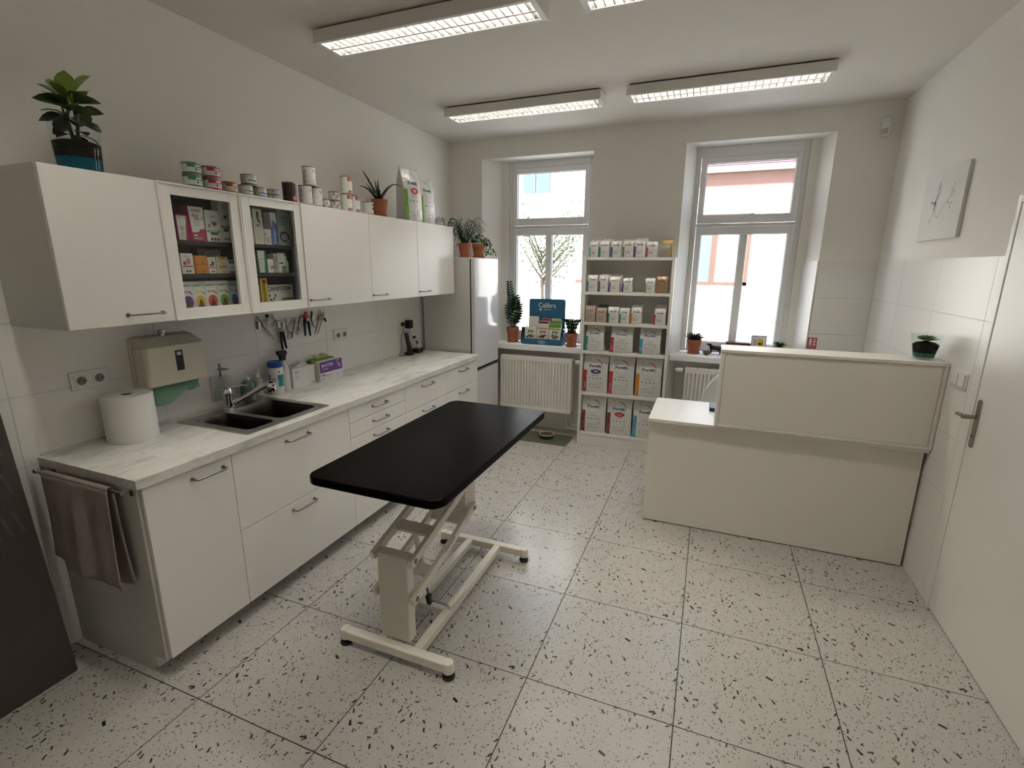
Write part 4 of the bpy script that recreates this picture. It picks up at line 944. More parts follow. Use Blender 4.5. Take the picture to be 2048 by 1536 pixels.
def dr_small(pr, r, h):
    pr.rect(M_BLUE, -0.020, 0.028, h*0.45, h*0.72, n=4); pr.rect(M_WHITE, -0.012, 0.020, h*0.53, h*0.63, 1, n=3); band(pr, M_LGREY, 0.0055, 0.008)
def dr_maroon(pr, r, h):
    for k in range(5): pr.rect(M_GREY, 0.000, 0.024, h*0.82-k*0.011, h*0.82-k*0.011+0.003)
    pr.ell(mat('print_pink', (0.55, 0.20, 0.18), 0.5), 0.010, h*0.22, 0.013, 0.012); pr.ell(M_ORANGE, 0.018, h*0.40, 0.004, 0.005)
def dr_grey(pr, r, h):
    pr.rect(M_GREY, 0.004, 0.036, h*0.66, h*0.86, n=3); pr.rect(M_NAVY, 0.008, 0.030, h*0.40, h*0.58, n=3); pr.rect(M_RED, 0.018, 0.028, h*0.16, h*0.24); band(pr, M_RED, 0.0055, 0.0072); pr.lines(M_LGREY, -0.045, -0.012, h*0.15, h*0.85, 8)
R = 0.0385; XC = 0.325; g_ = 'tins on top of the wall cabinets'
M_GSL = mat('pale_sleeve', (0.66, 0.65, 0.61), 0.45)
can(XC, 0.618, ZC, 0.054, R, 'green banded tin at the bottom of the stack of two', g_, M_GSL, dr_cross(M_GREEN))
can(XC, 0.618, ZC+0.0545, 0.054, R, 'green banded tin on top of the stack of two', g_, M_GSL, dr_cross(M_GREEN))
can(XC, 0.716, ZC, 0.054, R, 'crimson banded tin at the bottom of the stack of two', g_, M_GSL, dr_cross(M_CRIM))
can(XC, 0.716, ZC+0.0545, 0.054, R, 'crimson banded tin on top of the stack of two', g_, M_GSL, dr_cross(M_CRIM))
can(XC, 0.810, ZC, 0.054, 0.035, 'single flat tin with orange band next to the crimson tins', g_, M_GSL, dr_cross(M_RUST))
can(XC, 0.898, ZC, 0.053, 0.035, 'flat white tin with green herb print carrying another tin', g_, M_GSL, dr_herb(M_GREEN))
can(XC, 0.985, ZC, 0.053, 0.0345, 'flat white tin with blue herb print supporting the raised tin', g_, M_GSL, dr_herb(M_BLUE))
can(XC, 0.925, ZC+0.0535, 0.053, 0.037, 'flat pale tin raised on top of two herb print tins', g_, M_GSL, dr_herb(M_GREEN))
can(XC, 1.072, ZC, 0.027, 0.034, 'very flat small white and blue tin, lower of the pair', g_, M_GSL, dr_small)
can(XC, 1.072, ZC+0.0275, 0.027, 0.034, 'very flat small white and blue tin, upper of the pair', g_, M_GSL, dr_small)
can(XC, 1.192, ZC, 0.109, 0.0375, 'tall dark maroon tin standing alone', g_, mat('dark_maroon_sleeve', (0.035, 0.012, 0.014), 0.35), dr_maroon)
can(XC, 1.312, ZC, 0.109, 0.0365, 'white tin beside the maroon tin, bottom of the white pyramid', g_, M_WHITE, dr_v)
can(XC, 1.395, ZC, 0.109, 0.0365, 'white tin beside the patterned tins, bottom of the white pyramid', g_, M_WHITE, dr_v)
can(XC, 1.352, ZC+0.1095, 0.109, 0.0365, 'white tin crowning the white pyramid', g_, M_WHITE, dr_v)
can(XC, 1.476, ZC, 0.053, 0.026, 'tiny tin with yellow top and paw print sleeve', g_, M_GSL, dr_pattern(M_YELLOW))
can(XC, 1.558, ZC, 0.0535, 0.036, 'brown patterned tin under its twin', g_, M_GSL, dr_pattern(M_RUST))
can(XC, 1.558, ZC+0.054, 0.0535, 0.036, 'brown patterned tin stacked on its twin', g_, M_GSL, dr_pattern(M_ORANGE))
can(XC, 1.668, ZC, 0.108, 0.0355, 'white tin with rust blocks under the raised one', g_, M_WHITE, dr_brown)
can(XC, 1.748, ZC, 0.108, 0.0355, 'white tin with rust blocks standing beside the stack', g_, M_WHITE, dr_brown)
can(XC, 1.680, ZC+0.1085, 0.108, 0.0355, 'white tin with rust blocks raised on top', g_, M_WHITE, dr_brown)
can(XC, 1.890, ZC, 0.085, 0.0365, 'short grey and white tin next to the aloe pot', g_, M_WHITE, dr_grey)

# ================================================================ leaves
def leaf_mesh(L, wd, bend=0.6, fold=0.15, n=6, tip=0.7, thick=0.0):
    """a leaf from the origin along +x, curving down; widest at tip*0.5"""
    vs = []; fs = []
    for i in range(n+1):
        t = i/n; a = bend*t; x = L*(math.sin(a)/bend if bend else t); z = -L*((1-math.cos(a))/bend if bend else 0)
        w_ = wd/2*(math.sin(math.pi*min(1, t**tip*0.98+0.02)))**0.8
        vs += [(x, -w_, z+fold*w_), (x, 0, z), (x, w_, z+fold*w_)]
    for i in range(n):
        for j in range(2): fs.append((3*i+j, 3*i+j+1, 3*i+4+j, 3*i+3+j))
    return MB().add(vs, fs)
def place_leaf(src, parent, p, yaw, pitch, s=1.0, name=None, roll=0.0):
    o = src.copy() if isinstance(src, bpy.types.Object) else bpy.data.objects.new(name or 'leaf', src)
    COL.objects.link(o); o.parent = parent; org = ORG[parent.name]
    o.location = (p[0]-org[0], p[1]-org[1], p[2]-org[2]); o.rotation_euler = (roll, -pitch, yaw); o.scale = (s, s, s)
    return o
def leaf_data(m, *a, smooth=True, thick=0.0, **k):
    me = leaf_mesh(*a, **k).mesh('leaf', smooth=False, fix=False); me.polygons.foreach_set('use_smooth', [True]*len(me.polygons)); me.materials.append(m)
    return me
def pot(t, x, y, z, h, r0, r1, saucer=True, m=None):
    m = m or M_TERRA
    s0 = 0.010 if saucer else 0.0
    if saucer: MB().lathe([(r0*0.95, z+0.0005), (r0*1.18, z+0.0005), (r0*1.28, z+0.016), (r0*1.24, z+0.016), (r0*1.12, z+0.006), (0.001, z+0.006)], (x, y, 0), 28).build('saucer', m, t, smooth=True)
    b = z+s0
    MB().lathe([(r0, b), (r1*0.93, b+h*0.70), (r1*0.935, b+h*0.72), (r1, b+h*0.73), (r1*1.02, b+h), (r1*0.95, b+h), (r1*0.93, b+h*0.86), (0.001, b+h*0.86)], (x, y, 0), 28).build('plant_pot', m, t, smooth=True)
    MB().lathe([(r1*0.93, b+h*0.865), (r1*0.6, b+h*0.90), (0.001, b+h*0.91)], (x, y, 0), 20).build('soil', M_SOIL, t, smooth=True)
    return b+h*0.88
rnd = random.Random(11)
# leafy plant in a glass vase on the first wall cabinet
vx, vy = 0.235, 0.222
vp = thing('vase_plant', 'leafy green plant in a glass vase with dark soil over teal sand', 'plant', (vx, vy, ZC))
z0 = ZC
MB().lathe([(0.070, z0), (0.073, z0+0.01), (0.077, z0+0.10), (0.081, z0+0.190), (0.079, z0+0.190), (0.075, z0+0.10), (0.071, z0+0.008), (0.001, z0+0.006)], (vx, vy, 0), 36).build('glass_vase', M_VASE, vp, smooth=True)
MB().lathe([(0.068, z0+0.0085), (0.0705, z0+0.04), (0.0715, z0+0.058), (0.0001, z0+0.060)], (vx, vy, 0), 32).build('teal_sand', mat('teal_sand', (0.006, 0.085, 0.12), 0.8, spec=0.1, bump=0.6, bscale=300), vp, smooth=True)
MB().lathe([(0.0715, z0+0.0605), (0.0745, z0+0.112), (0.055, z0+0.120), (0.0001, z0+0.124)], (vx, vy, 0), 32).build('soil', M_SOIL, vp, smooth=True)
stems = []
for k in range(4):
    a = k*1.6+0.4; p = [(vx+0.010*math.cos(a), vy+0.010*math.sin(a), z0+0.120), (vx+0.020*math.cos(a), vy+0.020*math.sin(a), z0+0.19), (vx+0.026*math.cos(a+0.3), vy+0.026*math.sin(a+0.3), z0+0.255)]
    MB().tube(p, [0.005, 0.0045, 0.003], 8).build('stem', M_LEAF, vp, smooth=True); stems.append(p)
ld, ll = leaf_data(M_LEAF, 0.095, 0.070, bend=0.9, fold=0.2, tip=1.25), leaf_data(M_LEAFL, 0.10, 0.068, bend=0.6, fold=0.25, tip=1.2)
dd = leaf_data(M_LEAFD, 0.090, 0.068, bend=1.1, fold=0.2, tip=1.25)
for k, (zz, n_, pit, src, s_) in enumerate(((0.150, 5, 0.15, dd, 0.75), (0.185, 7, 0.35, dd, 0.95), (0.220, 7, 0.50, ld, 0.95), (0.245, 6, 0.65, ld, 0.95), (0.258, 5, 0.95, ll, 0.9), (0.268, 3, 1.30, ll, 1.1))):
    for j in range(n_):
        a = j*6.283/n_+k*0.7+rnd.uniform(-0.2, 0.2)
        place_leaf(src, vp, (vx+0.014*math.cos(a), vy+0.014*math.sin(a), z0+zz+rnd.uniform(-0.01, 0.01)), a, pit+rnd.uniform(-0.15, 0.15), s_*rnd.uniform(0.85, 1.1), roll=rnd.uniform(-0.5, 0.5))
# aloe
ax, ay = 0.30, 2.055
ap = thing('potted_aloe', 'spiky dark aloe in a terracotta pot on the wall cabinet', 'plant', (ax, ay, ZC))
zz = pot(ap, ax, ay, ZC, 0.112, 0.043, 0.058)
for dx, dy, hh, cu in ((0.02, -0.24, 0.075, 1), (-0.03, -0.14, 0.20, 0), (0.0, -0.005, 0.155, 0), (0.03, 0.11, 0.125, 0), (0.02, 0.27, 0.145, 1), (-0.02, 0.13, 0.09, 0), (0.08, -0.10, 0.07, 0), (0.06, 0.03, 0.10, 0), (-0.06, 0.04, 0.16, 0), (-0.05, -0.08, 0.12, 0)):
    pts = []
    for i in range(8):
        t = i/7; z = zz+hh*(t if not cu else math.sin(min(1, t*1.15)*1.75)/math.sin(1.57)) ; pts.append((ax+dx*t**1.2, ay+dy*t**(1.25 if not cu else 1.05), z))
    MB().tube(pts, [0.0165*(1-t/7)**0.7+0.0008 for t in range(8)], 6, flat=0.55).build('leaf', M_LEAFD, ap, smooth=True)
# plants on the fridge
px, py, pz = 0.440, 3.130, 1.7895
rp = thing('rhipsalis_plant', 'wispy mistletoe cactus in a terracotta pot on the fridge', 'plant', (px, py, pz))
zz = pot(rp, px, py, pz, 0.118, 0.046, 0.063)
for k in range(48):
    a = rnd.uniform(0, 6.283); rr = rnd.uniform(0.06, 0.21); hh = rnd.uniform(0.11, 0.27); dr = rnd.uniform(0.0, 0.17); pts = []
    for i in range(7):
        t = i/6; pts.append((px+0.02*math.cos(a)+rr*math.cos(a+0.5*t)*t, py+0.02*math.sin(a)+rr*0.40*math.sin(a+0.5*t)*t, zz+hh*math.sin(t*2.1)-dr*t*t*0.8))
    MB().tube(pts, 0.0028, 5).build('stem', M_LEAFD, rp, smooth=True)
px, py = 0.474, 3.355
ip = thing('ivy_plant', 'trailing ivy in a terracotta pot on the fridge', 'plant', (px, py, pz))
zz = pot(ip, px, py, pz, 0.120, 0.047, 0.064)
fol = MB()
def ivy_leaf(c, s, m=fol):
    n_ = Vector((rnd.gauss(0.5, 0.6), rnd.gauss(-0.6, 0.6), rnd.gauss(0.5, 0.5))).normalized(); t_ = n_.orthogonal().normalized(); q = n_.cross(t_)
    pts = [c+(t_*math.cos(2*math.pi*i/5)+q*math.sin(2*math.pi*i/5))*s*(1.0 if i else 1.35) for i in range(5)]
    m.add([c]+pts, [(0, i+1, (i+1) % 5+1) for i in range(5)])
for k in range(60): ivy_leaf(Vector((px+rnd.gauss(-0.01, 0.050), py+rnd.gauss(0, 0.04), zz+0.028+abs(rnd.gauss(0, 0.028)))), rnd.uniform(0.010, 0.017))
for k in range(5):
    a0 = Vector((px+0.045, py-0.02+0.02*k, zz+0.04)); e = Vector((px+0.09+0.022*k, py-0.03+0.01*k, pz+0.022+0.010*(k % 2)))
    for i in range(10):
        t = i/9; c = a0.lerp(e, t)+Vector((0, 0, 0.05*math.sin(math.pi*min(1, t*1.3))*(1-t))); ivy_leaf(c+Vector((rnd.gauss(0, .006), rnd.gauss(0, .006), rnd.gauss(0, .006))), rnd.uniform(0.009, 0.015))
fol.build('foliage', M_LEAF, ip, kind='stuff', fix=False)

# ================================================================ kibble bags
FT = [0, .03, .10, .22, .36, .50, .62, .72, .80, .87, .93, .965, 1.0]
FD = [.88, .96, 1.0, 1.0, .98, .94, .85, .72, .55, .36, .16, .05, .04]
FW = [.96, .98, .99, .98, .97, .965, .96, .965, .975, .985, .995, 1.0, 1.0]
def lerp_tab(t, tab):
    t = max(0, min(1, t))
    for i in range(len(FT)-1):
        if t <= FT[i+1]: k = (t-FT[i])/(FT[i+1]-FT[i]); return tab[i]*(1-k)+tab[i+1]*k
    return tab[-1]
def bag_surface(w, h, d, seed, lean=0.0, slump=0.0):
    rr = random.Random(seed); ph = [rr.uniform(0, 6.28) for _ in range(6)]
    def front(u, t):
        """u -1..1 across, t 0..1 up -> local xyz"""
        dep = d/2*lerp_tab(t, FD)*(1-0.30*u*u); wr = 0.010*w*(math.sin(9*u+ph[0]+5*t)*math.sin(13*t+ph[1])+0.6*math.sin(21*t+6*u+ph[2]))*(0.25+0.75*min(1, t*1.2))
        x = w/2*lerp_tab(t, FW)*u*(1-slump*t*0.5)+slump*0.12*w*t*t
        return (x, -dep-wr*1.1+lean*t, h*t*(1-0.03*slump*abs(u)))
    return front
def bag(x, y, z, w, h, d, label, group, accent, arc, badge=None, rz=0.0, skin=None, seed=0, sub='', big=False, lean=0.0, slump=0.0, logo='Fortify', plain=False):
    t = thing('kibble_bag' if big else 'kibble_pouch', label, 'pet food bag', (x, y, z), group, rz=rz)
    fr_ = bag_surface(w, h, d, seed, lean, slump); skin = skin or M_FOIL
    nf = 10; vs = []; us = [-1+2*i/nf for i in range(nf+1)]
    for tt in FT:
        ring = [fr_(u, tt) for u in us]
        edge = ring[-1]; dep = d/2*lerp_tab(tt, FD)
        cy_ = lean*tt; ring.append((edge[0]*0.985-0.03*w*lerp_tab(tt, FD), cy_, edge[2]))
        back = [(p[0], 2*cy_-p[1], p[2]) for p in reversed(ring[:nf+1])]
        ring += back; e0 = ring[0]; ring.append((e0[0]*0.985+0.03*w*lerp_tab(tt, FD), cy_, e0[2])); vs += ring
    m = len(ring); fs = [(j*m+i, j*m+(i+1) % m, (j+1)*m+(i+1) % m, (j+1)*m+i) for j in range(len(FT)-1) for i in range(m)]+[tuple(range(m)), tuple((len(FT)-1)*m+i for i in range(m))]
    MB().add(vs, fs).build('bag_body', skin, t, smooth=True)
    def fn(u, v, e): p = fr_(u/(w/2), v/h); return (p[0], p[1]-e-0.0010, p[2])
    pr = Print(fn)
    if not plain:
        if accent is not None:
            s1 = w*(0.155 if big else 0.15)
            pr.rect(accent, -w/2*0.985, -w/2+s1, 0.006*h, 0.60*h, n=3, nv=8)
            if sub and big: pr.text(M_WHITE, sub, -w/2+s1*0.52, 0.20*h, 0.030*w, 0.20*h, k=1, up=True)
        cv_ = 0.70*h
        pr.arc(M_RINGG, 0, cv_, w*0.27, h*0.175, w*0.010, 120, 400, 0, 26)
        pr.arc(arc, 0, cv_, w*0.295, h*0.195, w*0.030, 15, 105, 1, 14, taper=True)
        pr.text(M_NAVY, logo, 0, cv_+0.01*h, h*0.085 if big else h*0.10, w*(0.50 if big else 0.56), k=1, bold=0.032)
        if badge: pr.ell(badge, 0.02*w, 0.575*h, 0.21*w, 0.060*h, 1, 24); pr.rect(M_WHITE, -0.08*w, 0.12*w, 0.582*h, 0.595*h, 2); pr.rect(M_WHITE, -0.04*w, 0.09*w, 0.555*h, 0.568*h, 2)
        pr.text(M_INK, sub or 'Adult', 0.0, 0.475*h, 0.022*h, (0.30 if sub else 0.16)*w, k=0)
        for k in range(4): pr.ell(M_INK, (-0.22+0.15*k)*w, 0.395*h, 0.024*w, 0.016*h, 0, 8)
        if big:
            cx_, b_ = 0.04*w, 0.09*h; s_ = w*0.30
            pr.line(M_GREY, [(cx_-s_, b_+0.55*s_), (cx_-0.75*s_, b_+0.75*s_), (cx_-0.2*s_, b_+0.70*s_), (cx_+0.4*s_, b_+0.78*s_), (cx_+0.60*s_, b_+1.15*s_), (cx_+0.85*s_, b_+1.05*s_), (cx_+0.66*s_, b_+0.75*s_), (cx_+0.5*s_, b_+0.35*s_), (cx_+0.55*s_, b_)], w*0.012)
            pr.line(M_GREY, [(cx_+0.5*s_, b_+0.35*s_), (cx_+0.1*s_, b_+0.35*s_), (cx_-0.4*s_, b_+0.40*s_), (cx_-0.55*s_, b_+0.1*s_)], w*0.012)
            pr.line(M_GREY, [(cx_-0.75*s_, b_+0.75*s_), (cx_-0.7*s_, b_+0.40*s_), (cx_-0.85*s_, b_+0.05*s_)], w*0.012)
            pr.line(M_GREY, [(cx_+0.1*s_, b_+0.35*s_), (cx_+0.2*s_, b_)], w*0.012)
            pr.text(M_INK, '3kg', 0.36*w, 0.045*h, 0.022*h); pr.ell(M_INK, -0.24*w, 0.90*h, 0.022*w, 0.012*h, 0, 8)
        else: pr.lines(M_GREY, -0.25*w, 0.25*w, 0.20*h, 0.34*h, 3)
    pr.build(t)
    return t
# two big bags on the wall cabinet, fronts to the room
g_ = 'large kibble bags on top of the wall cabinets'
bag(0.245, 2.530, ZC, 0.200, 0.420, 0.135, 'large white kibble bag with red badge on top of the wall cabinets', g_, M_LIME, M_GREEN, M_RED, rz=math.radians(78), seed=1, sub='Puppy', big=True)
bag(0.240, 2.765, ZC, 0.190, 0.385, 0.120, 'large white kibble bag without badge on top of the wall cabinets', g_, M_LIME, M_GREEN, None, rz=math.radians(80), seed=2, sub='Junior', big=True)
cr = MB()
def crumple(u, v):
    a = 2*math.pi*u; r_ = 0.055*(1-0.5*v)+0.010*math.sin(5*a+9*v)+0.006*math.sin(9*a-4*v); return (0.30+r_*math.cos(a), 2.925+r_*0.8*math.sin(a), ZC+0.004+0.075*v+0.008*math.sin(3*a)*v)
tag(cr.grid(crumple, 28, 6).build('plastic_bag', thin_glass('crumpled_film', (0.80, 0.80, 0.80)), smooth=False, fix=False), 'crumpled clear plastic bag behind the large kibble bags', 'bag')
# bookcase bags
YF = BY0+0.012
g1, g2, g3 = 'pouches on top of the bookcase', 'pouches on the upper bookcase shelf', 'pouches on the second bookcase shelf'
M_TAN = mat('tan_foil_bag', (0.40, 0.31, 0.245), 0.28, bump=0.35, bscale=28); M_GOLD = mat('gold_foil_bag', (0.36, 0.25, 0.08), 0.28, metal=0.5, bump=0.35, bscale=28); M_COPPER = mat('copper_foil_bag', (0.38, 0.235, 0.14), 0.25, metal=0.5, bump=0.35, bscale=28); M_GFOIL = mat('grey_foil_bag', (0.26, 0.245, 0.21), 0.3, bump=0.35, bscale=28)
def small(x0, x1, z, h, label, g, accent, arc, seed, **k):
    d = 0.052; bag((x0+x1)/2, YF+d/2+k.pop('back', 0.0), z+0.0006, (x1-x0)*0.985, h, d, label, g, accent, arc, seed=seed, **k)
n1 = ['first', 'second', 'third', 'fourth', 'fifth', 'sixth', 'last']
ac = [M_TEAL, M_TEAL, M_BLUE, M_GREEN, M_PURPLE, M_RED, None]; ar = [M_GREY, M_GREY, M_INK, M_INK, M_PURPLE, M_RED, None]
for k, (a, b, h) in enumerate(((1.527, 1.612, .142), (1.616, 1.714, .146), (1.726, 1.820, .143), (1.828, 1.925, .146), (1.929, 2.028, .150), (2.033, 2.129, .133), (2.136, 2.232, .110))):
    if k < 6: small(a, b, SHZ[0], h, 'front white pouch on top of the bookcase, %s from the fridge' % n1[k], g1, ac[k], ar[k], 20+k)
    else: small(a, b, SHZ[0], h, 'short grey foil pouch on top of the bookcase', g1, None, M_INK, 26, skin=M_GFOIL, plain=True)
small(2.155, 2.248, SHZ[0], 0.150, 'gold foil pouch at the back on top of the bookcase', g1, None, M_INK, 30, skin=M_GOLD, plain=True, back=0.058)
for k, (a, b, h) in enumerate(((1.535, 1.630, .156), (1.640, 1.735, .166), (1.840, 1.935, .158), (1.940, 2.040, .168))):
    small(a, b, SHZ[0], h, 'pouch at the back on top of the bookcase, %s from the fridge' % n1[k], g1, None, M_GREY, 40+k, back=0.058, plain=True)
for k, (a, b, h, acc, arc, sk) in enumerate(((1.520, 1.620, .154, M_CYAN, M_INK, None), (1.628, 1.714, .156, M_PURPLE, M_INK, None), (1.718, 1.822, .142, M_PURPLE, M_INK, None), (1.838, 1.936, .132, M_PURPLE, M_INK, None), (2.042, 2.130, .132, M_LIME, M_INK, None), (2.138, 2.236, .150, None, M_WHITE, M_COPPER))):
    small(a, b, SHZ[1], h, ('front white pouch on the upper bookcase shelf, %s from the fridge' % n1[k]) if k < 5 else 'copper coloured foil pouch on the upper bookcase shelf', g2, acc, arc, 50+k, skin=sk, slump=0.3 if k in (2, 3) else 0.0, plain=False)
for k, (a, b, h) in enumerate(((1.645, 1.740, .165), (1.745, 1.835, .168))):
    small(a, b, SHZ[1], h, 'pouch at the back of the upper bookcase shelf, %s from the fridge' % n1[k], g2, None, M_INK, 60+k, back=0.058, plain=True)
for k, (a, b, h, acc, arc, sk) in enumerate(((1.514, 1.610, .152, None, M_RED, M_TAN), (1.618, 1.716, .135, None, M_RED, M_TAN), (1.726, 1.828, .148, M_GREEN, M_INK, None), (1.832, 1.924, .142, M_GREEN, M_INK, None), (1.930, 2.036, .152, M_ORANGE, M_INK, None), (2.134, 2.244, .148, M_RED, M_RED, None))):
    lab = 'tan foil pouch on the second bookcase shelf, %s from the fridge' % n1[k] if k < 2 else ['white pouch with green corner on the second bookcase shelf, beside the tan pouches', 'white pouch with green corner on the second bookcase shelf, beside the orange one', 'white pouch with orange corner on the second bookcase shelf', 'white pouch with red corner on the second bookcase shelf'][k-2]
    small(a, b, SHZ[2], h, lab, g3, acc, arc, 70+k, skin=sk, slump=0.25 if k > 3 else 0.0)
small(1.622, 1.720, SHZ[2], 0.160, 'dark green foil pouch behind a tan one on the second bookcase shelf', g3, None, M_INK, 80, skin=mat('green_foil_bag', (0.02, 0.12, 0.07), 0.3, bump=0.35, bscale=28), plain=True, back=0.058)
small(1.935, 2.030, SHZ[2], 0.170, 'white foil pouch behind the orange cornered pouch', g3, None, M_INK, 81, plain=True, back=0.058)
small(2.150, 2.240, SHZ[2], 0.178, 'white foil pouch behind the red cornered pouch', g3, None, M_INK, 82, plain=True, back=0.058)
g4 = 'large kibble bags on the lower bookcase shelves'
for a, b, z, h, label, acc, arc, bad, sub, sl in (
    (1.514, 1.708, SHZ[3], .236, 'medium white kibble bag with green stripe on the middle bookcase shelf', M_TEAL, M_INK, None, 'Body Light', 0.2),
    (1.756, 1.972, SHZ[3], .238, 'medium white kibble bag with red stripe on the middle bookcase shelf', M_RED, M_RED, None, 'Indoor', 0.1),
    (2.024, 2.216, SHZ[3], .238, 'medium white kibble bag with light blue stripe on the middle bookcase shelf', M_CYAN, M_GREY, None, 'Cat', 0.0),
    (1.513, 1.757, SHZ[4], .360, 'large white kibble bag with dark oval badge and red stripe', M_RED, M_RED, M_NAVY, 'Adult', 0.0),
    (1.761, 2.003, SHZ[4], .366, 'large white kibble bag with red stripe and no badge, middle of its shelf', M_RED, M_RED, None, 'Adult', 0.0),
    (2.008, 2.250, SHZ[4], .362, 'large white kibble bag with orange stripe', M_ORANGE, M_RED, None, 'Puppy', 0.0),
    (1.513, 1.757, SHZ[5], .364, 'large white kibble bag with brown stripe on the bottom bookcase shelf by the radiator', M_MAROON, M_MAROON, None, 'Senior Light', 0.0),
    (1.761, 2.003, SHZ[5], .366, 'large white kibble bag with brown stripe and red oval badge on the bottom shelf', M_MAROON, M_MAROON, M_RED, 'Senior Light', 0.0),
    (2.008, 2.250, SHZ[5], .358, 'large white kibble bag with blue stripe cut off by the reception desk', M_CYAN, M_GREY, None, 'Adult Large', 0.0)):
    d = 0.105; bag((a+b)/2, YF+d/2, z+0.0006, (b-a)*0.985, h, d, label, g4, acc, arc, badge=bad, sub=sub, big=True, seed=int(a*1000+z*100), slump=sl)

# ================================================================ boxes in the glass fronted cabinets
def carton(y0, y1, z0, z1, label, group, m, draw, xf=0.325, dp=0.05, name='medicine_box', cat='box', side=None):
    t = thing(name, label, cat, (xf-dp/2, (y0+y1)/2, z0), group)
    MB().box(xf-dp, xf, y0+0.0006, y1-0.0006, z0+0.0003, z1).build('carton', m, t, bevel=0.0008)
    pr = Print(on_x(xf, y0, z0)); draw(pr, y1-y0, z1-z0); pr.build(t)
    if side: pr = Print(lambda u, v, e: (xf-dp+u, y0+0.0006-e, z0+v)); side(pr, dp, z1-z0); pr.build(t)
    return t
gA = 'products in the glass fronted cabinets'
S1, S2, S0 = 1.8165, 1.6665, ZW0+0.0185
M_CREAMC = mat('cream_card', (0.66, 0.64, 0.56), 0.55); M_DOG = mat('print_brown', (0.12, 0.05, 0.02), 0.6); M_SKYB = mat('print_sky', (0.28, 0.48, 0.62), 0.6)
def d_tube(m):
    def d(pr, w, h):
        pr.poly(M_WHITE, [(0.04*w, 0.02*h), (0.62*w, 0.02*h), (0.80*w, 0.94*h), (-0.0*w, 0.94*h)], 1); pr.text(M_INK, 'Dental', 0.25*w, 0.88*h, 0.005, k=2); pr.text(M_NAVY, 'BUCAL', 0.42*w, 0.50*h, 0.006, 0.42*w, k=2, bold=0.03); pr.text(M_NAVY, 'GEL', 0.40*w, 0.42*h, 0.006, k=2, bold=0.03); pr.lines(M_LGREY, 0.15*w, 0.6*w, 0.08*h, 0.34*h, 4, 2)
    return d
carton(0.512, 0.568, S1, 1.930, 'slim white dental gel tube box at the crimson box', gA, M_CRIM, d_tube(M_CRIM))
def d_arti(pr, w, h):
    pr.poly(M_WHITE, [(0.12*w, 0.28*h), (0.20*w, 0.24*h), (0.55*w, 0.27*h), (0.66*w, 0.36*h), (0.76*w, 0.33*h), (0.82*w, 0.40*h), (0.95*w, 0.34*h), (0.97*w, 0.985*h), (0.02*w, 0.985*h)], 1)
    pr.text(M_CRIM, 'Arti', 0.40*w, 0.74*h, 0.018, 0.42*w, k=2, bold=0.02); pr.text(M_NAVY, 'Vit', 0.50*w, 0.64*h, 0.016, 0.34*w, k=2, bold=0.02)
    pr.lines(M_RED, 0.2*w, 0.8*w, 0.84*h, 0.92*h, 2, 2); pr.ell(M_SKYB, 0.84*w, 0.66*h, 0.006, 0.010, 2); pr.rect(M_WHITE, 0.20*w, 0.46*w, 0.14*h, 0.19*h, 1); pr.lines(M_LGREY, 0.25*w, 0.75*w, 0.42*h, 0.56*h, 4, 2); pr.lines(M_WHITE, 0.2*w, 0.8*w, 0.05*h, 0.11*h, 2, 1)
carton(0.571, 0.648, S1, 1.972, 'white and crimson joint supplement box with large lettering', gA, M_CRIM, d_arti)
def heart(pr, cu, cv, s, fillm, k=1):
    def pts(q): return [(cu+q*s*0.0625*16*math.sin(t)**3, cv+q*s*0.0625*(13*math.cos(t)-5*math.cos(2*t)-2*math.cos(3*t)-math.cos(4*t))) for t in [2*math.pi*i/28 for i in range(28)]]
    pr.poly(M_GREEN, pts(1.0), k); pr.poly(M_CARD, pts(0.90), k+1); pr.poly(fillm, pts(0.66), k+2)
def d_heart(fillm, top):
    def d(pr, w, h):
        pr.text(M_INK, 'Aptus', 0.52*w, h*top, 0.011, 0.36*w, k=1); heart(pr, 0.58*w, h*(top-0.22), 0.26*w, fillm)
        pr.ell(M_INK, 0.22*w, h*(top-0.30), 0.10*w, 0.11*w, 3); pr.text(M_WHITE, '0', 0.22*w, h*(top-0.30), 0.012, k=4)
        pr.rect(M_GREEN, 0.06*w, 0.94*w, h*(top-0.50), h*(top-0.43), 1); pr.rect(M_WHITE, 0.2*w, 0.8*w, h*(top-0.475), h*(top-0.455), 2); pr.rect(M_INK, 0.28*w, 0.78*w, h*(top-0.57), h*(top-0.51), 1)
        for k in range(3): pr.ell(M_INK, (0.32+0.22*k)*w, 0.085*h, 0.085*w, 0.085*w, 1, 14)
    return d
carton(0.652, 0.728, S1, 1.962, 'white box with brown heart emblem, shorter of the two', gA, M_CARD, d_heart(M_DOG, 0.80))
carton(0.730, 0.782, S1, 2.012, 'white box with dark heart emblem, taller of the two', gA, M_CARD, d_heart(M_INK, 0.84))
carton(0.520, 0.700, S1, 1.985, 'dark brown box at the back behind the crimson box', gA, mat('dark_brown_card', (0.05, 0.02, 0.015), 0.6), lambda pr, w, h: pr.rect(M_DOG, 0.2*w, 0.35*w, 0.72*h, 0.95*h), xf=0.20, dp=0.08)
def d_paw(m, red=True):
    def d(pr, w, h):
        pr.text(M_INK, 'Aptus', 0.46*w, 0.86*h, 0.007, 0.40*w); pr.ell(m, 0.58*w, 0.62*h, 0.18*w, 0.16*h, 0); pr.ell(M_DOG, 0.26*w, 0.52*h, 0.12*w, 0.09*h, 1)
        if red: pr.rect(M_RED, 0.1*w, 0.9*w, 0.34*h, 0.40*h)
        for k in range(2): pr.ell(M_INK, (0.40+0.24*k)*w, 0.13*h, 0.09*w, 0.055*h, 0, 12)
    return d
